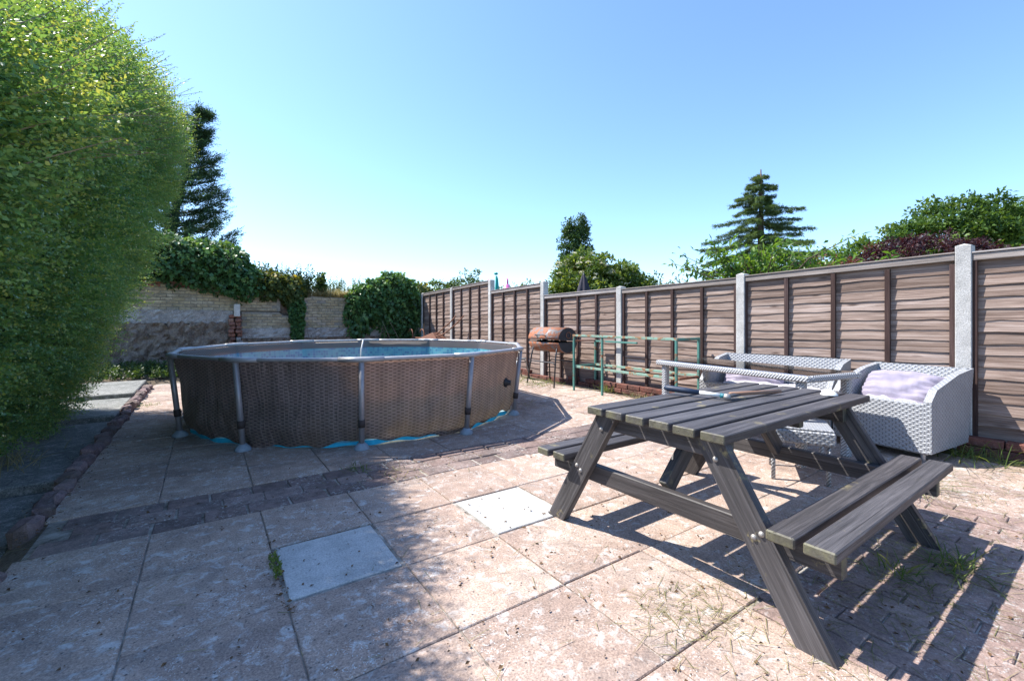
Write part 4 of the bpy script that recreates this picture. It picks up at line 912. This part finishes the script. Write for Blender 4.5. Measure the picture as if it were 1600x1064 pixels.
# poplar
tree('poplar_tree', 'slender dark poplar rising far behind the elder bush', 'tree', (37.6, 40.9, 0), [((0, 0, 0), .35), ((0, 0, 7), .22), ((.3, -.2, 13), .05)], [[((0, 0, 5), .1), ((-.8, .5, 11), .03)]],
     [((-.5, .35, 9), (1.15, 1.15, 4.0), 1), ((.7, -.45, 9.6), (.85, .85, 4.4), .9), ((.1, 0, 6), (1.5, 1.5, 3), .5)], 'lf_poplar', .30, 110, 60, .55, flat=1.7)
# shrubs beyond the wall and fence end
for k, (x, y, z, r_, lab, m) in enumerate([(7.1, 15.6, 1.7, (1.1, 1.1, .95), 'green shrub behind the far fence panel', 'lf_elder'), (8.2, 15.0, 1.9, (1.0, 1.0, .95), 'twiggy green shrub behind the raised fence panels', 'lf_weed'), (6.2, 16.6, 1.7, (1.2, 1.2, .9), 'sunlit shrub between the ivy and the last fence post', 'lf_nettle')]):
    tree('shrub', lab, 'shrub', (x, y, 0), [((0, 0, 0), .06), ((.1, 0, z), .02)], [], [((0, 0, z), r_, 1)], m, .11, 120, 45, .22)
# spruce
sp = thing('spruce_tree', (24.6, 12.2, 0), 'open spruce tree with drooping tiers standing above the fence', 'tree'); b = MB(); b.tube([(24.6, 12.2, 0), (24.62, 12.2, 5), (24.6, 12.2, 9.3)], [.28, .18, .03], 10)
PB = []; PD = []; PL = []
for k in range(104):
    z = 9.15 - (k / 103) ** .85 * 6.4 + random.gauss(0, .09); rmax = .32 + (9.3 - z) * .66; an = k * 2.4 + random.gauss(0, .3); L = rmax * random.uniform(.45, 1.15); d = Vector((math.cos(an), math.sin(an), 0)); pts = []
    for j in range(7): u = j / 6; pts.append(Vector((24.6, 12.2, z)) + d * L * u + Vector((0, 0, L * (.12 * u - .46 * u * u + .24 * u ** 3))))
    b.tube(pts, [.03 * (1 - .8 * j / 6) for j in range(7)], 5)
    m = int(34 + L * 85); u = rng.uniform(.10, 1, m); pa_ = np.array([tuple(p_) for p_ in pts]); P = np.stack([np.interp(u, np.linspace(0, 1, 7), pa_[:, q_]) for q_ in range(3)], 1)
    sd = np.array([-d.y, d.x, 0]); D = np.array(d) * .8 + sd * rng.choice([-1, 1], (m, 1)) * rng.uniform(.4, 1.2, (m, 1)) + np.array([0, 0, 1]) * rng.uniform(-1.3, .35, (m, 1))
    PB.append(P); PD.append(D); PL.append(rng.uniform(.12, .30, m) * (1.15 - .5 * u) * (1 + L * .16))
PB, PD, PL = np.concatenate(PB), np.concatenate(PD), np.concatenate(PL)
V, F, _ = shoots(PB, PD, PL, 7, .13, -.1, wr=.22, spread=.6); b.build('trunk', 'bark', sp); np_obj('crown', V, F, 'lf_spruce', np.repeat(np.clip(rng.normal(.45, .25, len(V) // 4), 0, 1), 2), sp)
# cherry: hanging long leaves
ch = thing('cherry_tree', (9.75, 4.8, 0), 'bright green cherry tree with long hanging leaves behind the fence', 'tree'); b = MB(); PB = []; PD = []; PL = []
b.tube([(9.75, 4.8, 0), (9.8, 4.8, 1.1)], [.09, .07], 9)
for k in range(64):
    tx = rng.uniform(-1.5, 1.75); base_ = Vector((9.78, 4.8, rng.uniform(.9, 1.5))); cxw = tx * .83; tip = Vector((9.78 + cxw + random.gauss(0, .35), 4.8 - tx * .57 + random.gauss(0, .5), 2.88 - .17 * abs(tx) ** 1.5 - abs(random.gauss(0, .25))))
    mid = (base_ + tip) / 2 + Vector((0, 0, .28)); b.tube([base_, mid, tip], [.022, .013, .004], 5); m = 44; u = rng.uniform(.3, 1.05, m)[:, None]
    B0, B1, B2 = np.array(base_), np.array(mid), np.array(tip); P = B0 * (1 - u) ** 2 + 2 * u * (1 - u) * B1 + u * u * B2 + rng.normal(size=(m, 3)) * .07
    PB.append(P); PD.append(unit(np.array(tip - base_))[None] * .5 + rng.normal(size=(m, 3)) * .55 - np.array([0, 0, .75])); PL.append(rng.uniform(.11, .20, m))
V, F = leaves(np.concatenate(PB), np.concatenate(PD), np.concatenate(PL), .36, .35); b.build('trunk', 'bark', ch); np_obj('crown', V, F, 'lf_cherry', np.repeat(np.clip(rng.normal(.55, .22, len(V) // 4), 0, 1), 2), ch)
# oak
tree('oak_tree', 'broad dark green oak tree beyond the end of the fence', 'tree', (44.5, 8.0, 0), [((0, 0, 0), .55), ((0, 0, 3), .45), ((.3, 0, 6.5), .2)], [[((0, 0, 3), .3), ((-2.5, 1.6, 6), .1), ((-4.6, 3, 7), .04)], [((0, 0, 3), .3), ((2, -2, 6.5), .1), ((4, -3.5, 8), .04)]],
     [((-.3, .3, 7.3), (3.2, 3.2, 2.5), 1), ((-2.6, 1.8, 6.0), (2.6, 2.6, 2.0), .8), ((-5.6, 3.9, 5.0), (2.4, 2.4, 1.5), .7), ((2.6, -2.0, 7.2), (2.6, 2.6, 2.3), .8), ((4.6, -3.6, 6.6), (2.8, 2.8, 2.6), .8), ((0, 0, 4.4), (5, 5, 1.8), .8)], 'lf_oak', .30, 130, 60, .62)
tree('purple_plum', 'dark purple leaved plum tree above the fence', 'tree', (18.5, 4.4, 0), [((0, 0, 0), .14), ((0, 0, 2), .09), ((.2, 0, 3.2), .03)], [[((0, 0, 1.6), .06), ((-.9, .6, 3), .02)], [((0, 0, 1.6), .06), ((.9, -.7, 3.1), .02)]], [((.1, -.1, 2.9), (1.5, 1.5, .95), 1), ((-.9, .7, 2.55), (.9, .9, .75), .4), ((1.5, -1.1, 2.8), (1.1, 1.1, .85), .5)], 'lf_plum', .10, 170, 55, .24)
tree('photinia_bush', 'reddish leaved bush between cherry and purple plum', 'bush', (15.7, 5.9, 0), [((0, 0, 0), .08), ((0, 0, 2.3), .03)], [], [((0, 0, 2.25), (1.1, 1.1, .75), 1)], 'lf_rose', .11, 90, 45, .22)
# tall conifer beyond the wall
cf = thing('conifer_tree', (-.8, 16.2, 0), 'tall dark conifer with sweeping sprays behind the hedge', 'tree'); b = MB(); b.tube([(-.95, 16.2, 0)] + [(-.95 + .85 * f0 ** 1.6, 16.2, 1.9 + 5.2 * f0) for f0 in (0, .25, .5, .75, .95)], [.22, .15, .11, .08, .05, .02], 9); PB = []; PD = []; PL = []
for k in range(74):
    f_ = (k + .5) / 74; z = 1.9 + 5.5 * f_ + random.gauss(0, .08); tr0 = Vector((-.95 + .85 * f_ ** 1.6, 16.2, z)); an = (-1.2, -.35, 2.6, .35, -2.2, .0, -1.7)[k % 7] + random.gauss(0, .3); L = (1.75 * (1 - f_) ** 1.0 + .16) * rng.uniform(.55, 1.15); d = Vector((math.cos(an), math.sin(an), 0)); pts = [tr0 + d * L * u + Vector((0, 0, L * (-.05 * u + .50 * u * u))) for u in (0, .35, .7, 1)]
    b.tube(pts, [.025, .017, .010, .004], 5); m = int(60 + 110 * L); u = rng.uniform(.06, 1, m) ** .8; pa_ = np.array([tuple(p_) for p_ in pts]); P = np.stack([np.interp(u, (0, .35, .7, 1), pa_[:, q_]) for q_ in range(3)], 1) + rng.normal(size=(m, 3)) * np.array([.07, .07, .045])
    PB.append(P); PD.append(np.array(d) * 1.0 + np.array([0, 0, .35]) + rng.normal(size=(m, 3)) * .36); PL.append(rng.uniform(.12, .30, m))
PB, PD, PL = np.concatenate(PB), np.concatenate(PD), np.concatenate(PL); V, F, _ = shoots(PB, PD, PL, 8, .085, .1, wr=.28, spread=.55); b.build('trunk', 'bark', cf); np_obj('crown', V, F, 'lf_conifer', np.repeat(np.clip(rng.normal(.4, .25, len(V) // 4), 0, 1), 2), cf)
# ivy on the wall
def ivy(label, blobs, n, ll, mat='lf_ivy', name='ivy', cat='ivy', base=None, bt=.45):
    t = thing(name, base or (blobs[0][0][0], WY, 0), label, cat); b = MB(); parts = []
    wsum = sum(w_ for _, _, w_ in blobs)
    for (c_, r_, w_) in blobs:
        c_ = np.array(c_, float); r_ = np.array(r_, float); m = int(n * w_ / wsum); d = unit(rng.normal(size=(int(m * 2.1), 3))); d = d[d[:, 1] < .55][:m]
        k = 1 + .13 * np.sin(d[:, 0] * 5.1 + c_[0]) * np.sin(d[:, 2] * 6.3) + .08 * np.sin(d[:, 0] * 13 + d[:, 2] * 11) + rng.normal(0, .04, len(d))
        P = c_ + d * r_ * k[:, None]; D = d * .35 + rng.normal(size=d.shape) * .4 - np.array([0, .15, .75]); V, F = leaves(P, D, ll * rng.uniform(.6, 1.3, len(P)), .85, .2)
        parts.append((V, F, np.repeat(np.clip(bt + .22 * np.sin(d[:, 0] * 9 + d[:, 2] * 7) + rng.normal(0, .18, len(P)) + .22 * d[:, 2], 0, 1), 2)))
        U, Wg = np.meshgrid(np.linspace(0, 2 * math.pi, 25)[:-1], np.linspace(.02, math.pi - .02, 13)); dd = np.stack([np.sin(Wg) * np.cos(U), np.sin(Wg) * np.sin(U), np.cos(Wg)], -1).reshape(-1, 3)
        VV = c_ + dd * r_ * .86; FF = [[i * 24 + j, i * 24 + (j + 1) % 24, (i + 1) * 24 + (j + 1) % 24, (i + 1) * 24 + j] for i in range(12) for j in range(24)]; b.add([tuple(v) for v in VV], FF)
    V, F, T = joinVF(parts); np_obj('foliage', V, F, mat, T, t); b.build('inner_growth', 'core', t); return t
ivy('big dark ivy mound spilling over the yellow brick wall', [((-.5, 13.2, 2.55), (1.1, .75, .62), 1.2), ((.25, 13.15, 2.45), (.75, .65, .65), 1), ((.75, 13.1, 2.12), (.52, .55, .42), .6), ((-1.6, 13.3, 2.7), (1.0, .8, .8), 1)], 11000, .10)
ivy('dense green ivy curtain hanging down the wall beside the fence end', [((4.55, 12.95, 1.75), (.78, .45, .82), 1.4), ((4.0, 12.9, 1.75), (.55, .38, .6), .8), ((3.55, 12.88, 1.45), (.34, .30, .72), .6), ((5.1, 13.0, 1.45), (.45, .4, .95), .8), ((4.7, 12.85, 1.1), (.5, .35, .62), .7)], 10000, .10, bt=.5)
ivy('narrow ivy strand trailing down the gap in the wall', [((1.98, 12.86, 1.45), (.16, .14, .48), 1), ((2.0, 12.84, .98), (.13, .12, .38), .7)], 1700, .085)
ivy('yellow green creeper mass on the wall top beside the ivy mound', [((1.3, 13.15, 2.08), (.50, .45, .36), 1), ((1.85, 13.1, 1.98), (.35, .4, .38), .8)], 3600, .10, 'lf_nettle', 'creeper', 'creeper', bt=.6)
ivy('bushy green growth behind the ivy curtain and the fence post', [((5.9, 14.4, 1.7), (.9, .9, .75), 1)], 3000, .10, 'lf_nettle', 'bush', 'bush', bt=.55)
# nettles on the wall top: upright stems
def stems(P, H, nl, ll, lean=.12, wr=.42):
    n = len(P); D = np.stack([rng.normal(0, lean, n), rng.normal(0, lean, n), np.ones(n)], 1); V, F, pos = shoots(P, D, H, nl, ll, .02, wr=wr, spread=1.1); sv, sf = strips(P, pos[:, -1], .006); return V, F, sv, sf
def stem_patch(name, label, cat, P, H, nl, ll, mat, bt=.45, kind=None, smat='lf_weed', wr=.42):
    P = np.asarray(P); V, F, sv, sf = stems(P, H, nl, ll, wr=wr); V, F, T = joinVF([(V, F, np.repeat(np.clip(rng.normal(bt, .2, len(V) // 4), 0, 1), 2)), (sv, sf, np.full(len(sf), .4))])
    return tag(np_obj(name, V, F, mat, T, None, tuple(P.mean(0))), label, cat, None, kind)
n = 170; stem_patch('nettle_patch', 'tall nettles growing on the wall beside the ivy mound', 'nettles', np.stack([rng.uniform(1.0, 2.35, n), rng.uniform(13.0, 13.7, n), rng.uniform(1.75, 1.95, n)], 1), rng.uniform(.35, .82, n), 26, .11, 'lf_nettle')
n = 200; stem_patch('nettle_patch', 'row of small nettle tips above the dry grass on the wall', 'nettles', np.stack([rng.uniform(2.3, 4.6, n), rng.uniform(13.9, 14.5, n), rng.uniform(1.6, 1.9, n)], 1), rng.uniform(.4, .72, n), 24, .09, 'lf_nettle', .35)
n = 26; stem_patch('mallow_plant', 'single broad leaved plant sticking up from the wall top', 'plant', np.stack([rng.normal(2.62, .06, n), rng.normal(13.1, .05, n), np.full(n, 1.95)], 1), rng.uniform(.25, .55, n), 9, .13, 'lf_weed', .5, wr=.9)
def blades(P, D, L, w, droop=.5):
    """grass blades as 3-segment tapering ribbons"""
    n = len(P); D = unit(D); L = np.broadcast_to(L, (n,))[:, None]; s = unit(np.cross(D, np.array([0, 0, 1.]) + rng.normal(size=(n, 3)) * .2)) * w
    hor = D * np.array([1, 1, 0]) + rng.normal(size=(n, 3)) * .1 * np.array([1, 1, 0]); pts = [P + D * L * u + (hor * .5 - np.array([0, 0, .6])) * L * droop * u * u for u in (0, .4, .75, 1)]
    V = np.stack([pts[0] - s, pts[0] + s, pts[1] - s * .9, pts[1] + s * .9, pts[2] - s * .6, pts[2] + s * .6, pts[3]], 1).reshape(-1, 3); i = np.arange(n)[:, None] * 7
    F = np.stack([i + [[a_, b_, c_]] for a_, b_, c_ in ((0, 1, 3), (0, 3, 2), (2, 3, 5), (2, 5, 4), (4, 5, 6))], 1).reshape(-1, 3); return V, F
def tuft(label, x, y, n, L, r_, mat='lf_grass', name='grass_tuft', cat='grass', flat=.8, z=None):
    P = np.stack([rng.normal(x, r_, n), rng.normal(y, r_, n), np.full(n, gz(x, y) - .01 if z is None else z)], 1); D = np.stack([rng.normal(0, flat, n), rng.normal(0, flat, n), np.ones(n)], 1)
    V, F = blades(P, D, L * rng.uniform(.5, 1.2, n), .0028); return tag(np_obj(name, V, F, mat, np.repeat(np.clip(rng.normal(.45, .25, n), 0, 1), 5), None, (x, y, 0)), label, cat, None, 'stuff')
n = 1500; P = np.stack([rng.uniform(2.2, 3.9, n), rng.uniform(12.95, 13.4, n), rng.uniform(1.75, 1.85, n)], 1); V, F = blades(P, np.stack([rng.normal(0, .5, n), rng.normal(-.35, .5, n), np.ones(n)], 1), rng.uniform(.25, .55, n), .006, .7)
tag(np_obj('dry_grass', V, F, 'lf_straw', np.repeat(rng.uniform(0, 1, n), 5), None, (3, 13.1, 1.8)), 'straw coloured grass clump on top of the wall', 'grass', None, 'stuff')
# weeds at the foot of the back wall
n = 900; P = np.stack([rng.uniform(-2.6, .9, n), rng.uniform(10.7, 12.7, n), np.full(n, .09)], 1); V, F, sv, sf = stems(P, rng.uniform(.06, .28, n), 12, .07, .35, .6)
V, F, T = joinVF([(V, F, np.repeat(np.clip(rng.normal(.45, .22, len(V) // 4), 0, 1), 2)), (sv, sf, np.full(len(sf), .4))]); tag(np_obj('weeds', V, F, 'lf_weed', T, None, (-.8, 11.7, .09)), 'low weeds on bare earth below the garden wall', 'weeds', None, 'stuff')
n = 500; P = np.stack([rng.uniform(3.6, 5.2, n), rng.uniform(9.6, 12.6, n), np.full(n, .12)], 1); V, F, sv, sf = stems(P, rng.uniform(.10, .55, n), 14, .08, .3, .6)
V, F, T = joinVF([(V, F, np.repeat(np.clip(rng.normal(.65, .22, len(V) // 4), 0, 1), 2)), (sv, sf, np.full(len(sf), .4))]); tag(np_obj('weeds', V, F, 'lf_nettle', T, None, (4.4, 11, .1)), 'sunlit weeds around the tipped wheelbarrow', 'weeds', None, 'stuff')
tw = MB()
for k in range(9):
    x = 4.35 + random.gauss(0, .25); y = 12.1 + random.gauss(0, .3); h_ = random.uniform(.5, 1.1); tw.tube([(x, y, .1), (x + random.gauss(0, .12), y, .1 + h_ * .5), (x + random.gauss(-.12, .2), y, .1 + h_)], [.012, .009, .003], 5)
tag(tw.build('dead_stems', 'twig', origin=(4.35, 12.1, .1)), 'bare dry stems in front of the ivy curtain', 'stems')
# grass and weeds in the paving
tuft('grass tuft in the brick paving inside the picnic table shadow', 2.92, .56, 90, .20, .05, flat=1.3)
tuft('small grass tuft beside the light strip under the bench', 2.62, .70, 45, .15, .04, flat=1.0)
tuft('dry spiky grass tuft beyond the end of the picnic bench', 4.05, .98, 70, .30, .07, 'lf_grass', flat=1.0)
tuft('grass growing at the leg of the rattan sofa end', 5.0, .86, 160, .26, .14, flat=1.0)
tuft('grass tuft at the brick plinth under the green frame', 5.12, 4.9, 80, .20, .06, flat=.7)
tuft('yellowish grass at the plinth beside a green frame leg', 5.12, 4.2, 120, .16, .16, 'lf_straw', flat=.8)
tuft('weedy grass between the barbecue legs', 4.85, 6.15, 220, .15, .22, 'lf_grass', flat=.9)
tuft('green weeds left of the barbecue by the folding stool', 4.68, 6.75, 150, .20, .12, 'lf_grass', flat=.9)
tuft('grass tuft at the edge of the brick band by the pool', .98, 3.62, 40, .10, .06, 'lf_grass', flat=1.0)
tuft('short grass sprouting from the brick band', 1.25, 3.32, 40, .08, .08, 'lf_straw', flat=1.0)
tuft('long grass at the foot of the hedge', -1.42, 5.35, 120, .35, .16, 'lf_straw', z=-.03, flat=.8)
tuft('moss and grass in the kerb beside the stepped path', -.72, 8.0, 70, .10, .10, 'lf_grass', flat=1.0)
tuft('grass in a paving crack right of the pool', 3.75, 5.0, 40, .10, .12, 'lf_straw', flat=1.0)
P = np.stack([np.full(22, .275) + rng.normal(0, .012, 22), np.linspace(2.28, 2.50, 22), np.zeros(22)], 1); stem_patch('weed', 'small green weed sprouting beside the shaded inspection cover', 'weed', P, rng.uniform(.01, .035, 22), 4, .024, 'lf_grass', .5, wr=.6)
# cut grass, grit and leaf litter lying on the paving
def scatter(n, spots):
    P = []
    for (x, y, sx, sy, w_) in spots: m = int(n * w_); P.append(np.stack([rng.normal(x, sx, m), rng.normal(y, sy, m)], 1))
    P = np.concatenate(P); z = np.array([gz(*p) for p in P]); return np.column_stack([P, z])
P = scatter(1, [(1.62, 1.08, .13, .10, 170), (1.78, .98, .25, .2, 130), (2.3, .62, .45, .2, 420), (2.9, .65, .35, .2, 420), (3.8, .8, .5, .25, 420), (4.7, .75, .4, .2, 300), (1.2, 1.6, .6, .5, 50), (4.6, 4.4, .4, .9, 160), (4.6, 6.2, .3, .5, 200), (1.0, 3.4, .6, .2, 60), (-.8, 4.4, .08, 1.3, 120), (0, 2.6, .6, .6, 35)])
n = len(P); an = rng.uniform(0, 6.3, n); V, F = blades(P + np.array([0, 0, .004]), np.stack([np.cos(an), np.sin(an), rng.uniform(.0, .16, n)], 1), rng.uniform(.02, .12, n), .0013, .08)
V[:, 2] = np.maximum(V[:, 2], np.repeat(P[:, 2], 7) + .003)
tag(np_obj('grass_clippings', V, F, 'lf_straw', np.repeat(np.clip(rng.normal(.25, .28, n), 0, 1), 5), None, (2.4, 1.5, 0)), 'cut grass strewn over the paving', 'clippings', None, 'stuff')
P = scatter(1, [(1.5, 1.5, 1.0, .7, 420), (2.5, .7, .8, .4, 200), (.3, 2.6, .8, .7, 160), (-.78, 4.5, .07, 1.6, 260), (4.6, 4.5, .4, 1.6, 200), (1.5, 3.4, 1.5, .12, 120), (.275, 2.3, .012, .18, 60)]); n = len(P); an = rng.uniform(0, 6.3, n)
V, F = leaves(P + np.array([0, 0, .003]), np.stack([np.cos(an), np.sin(an), rng.uniform(0, .3, n)], 1), rng.uniform(.006, .024, n), .6, .6); V[:, 2] = np.maximum(V[:, 2], np.repeat(P[:, 2], 4) + .002)
tag(np_obj('leaf_litter', V, F, 'litter', None, None, (1, 3, 0)), 'brown leaf bits and soil crumbs on the paving', 'leaf litter', None, 'stuff')
# moss and soil in the joints of the paving and covers
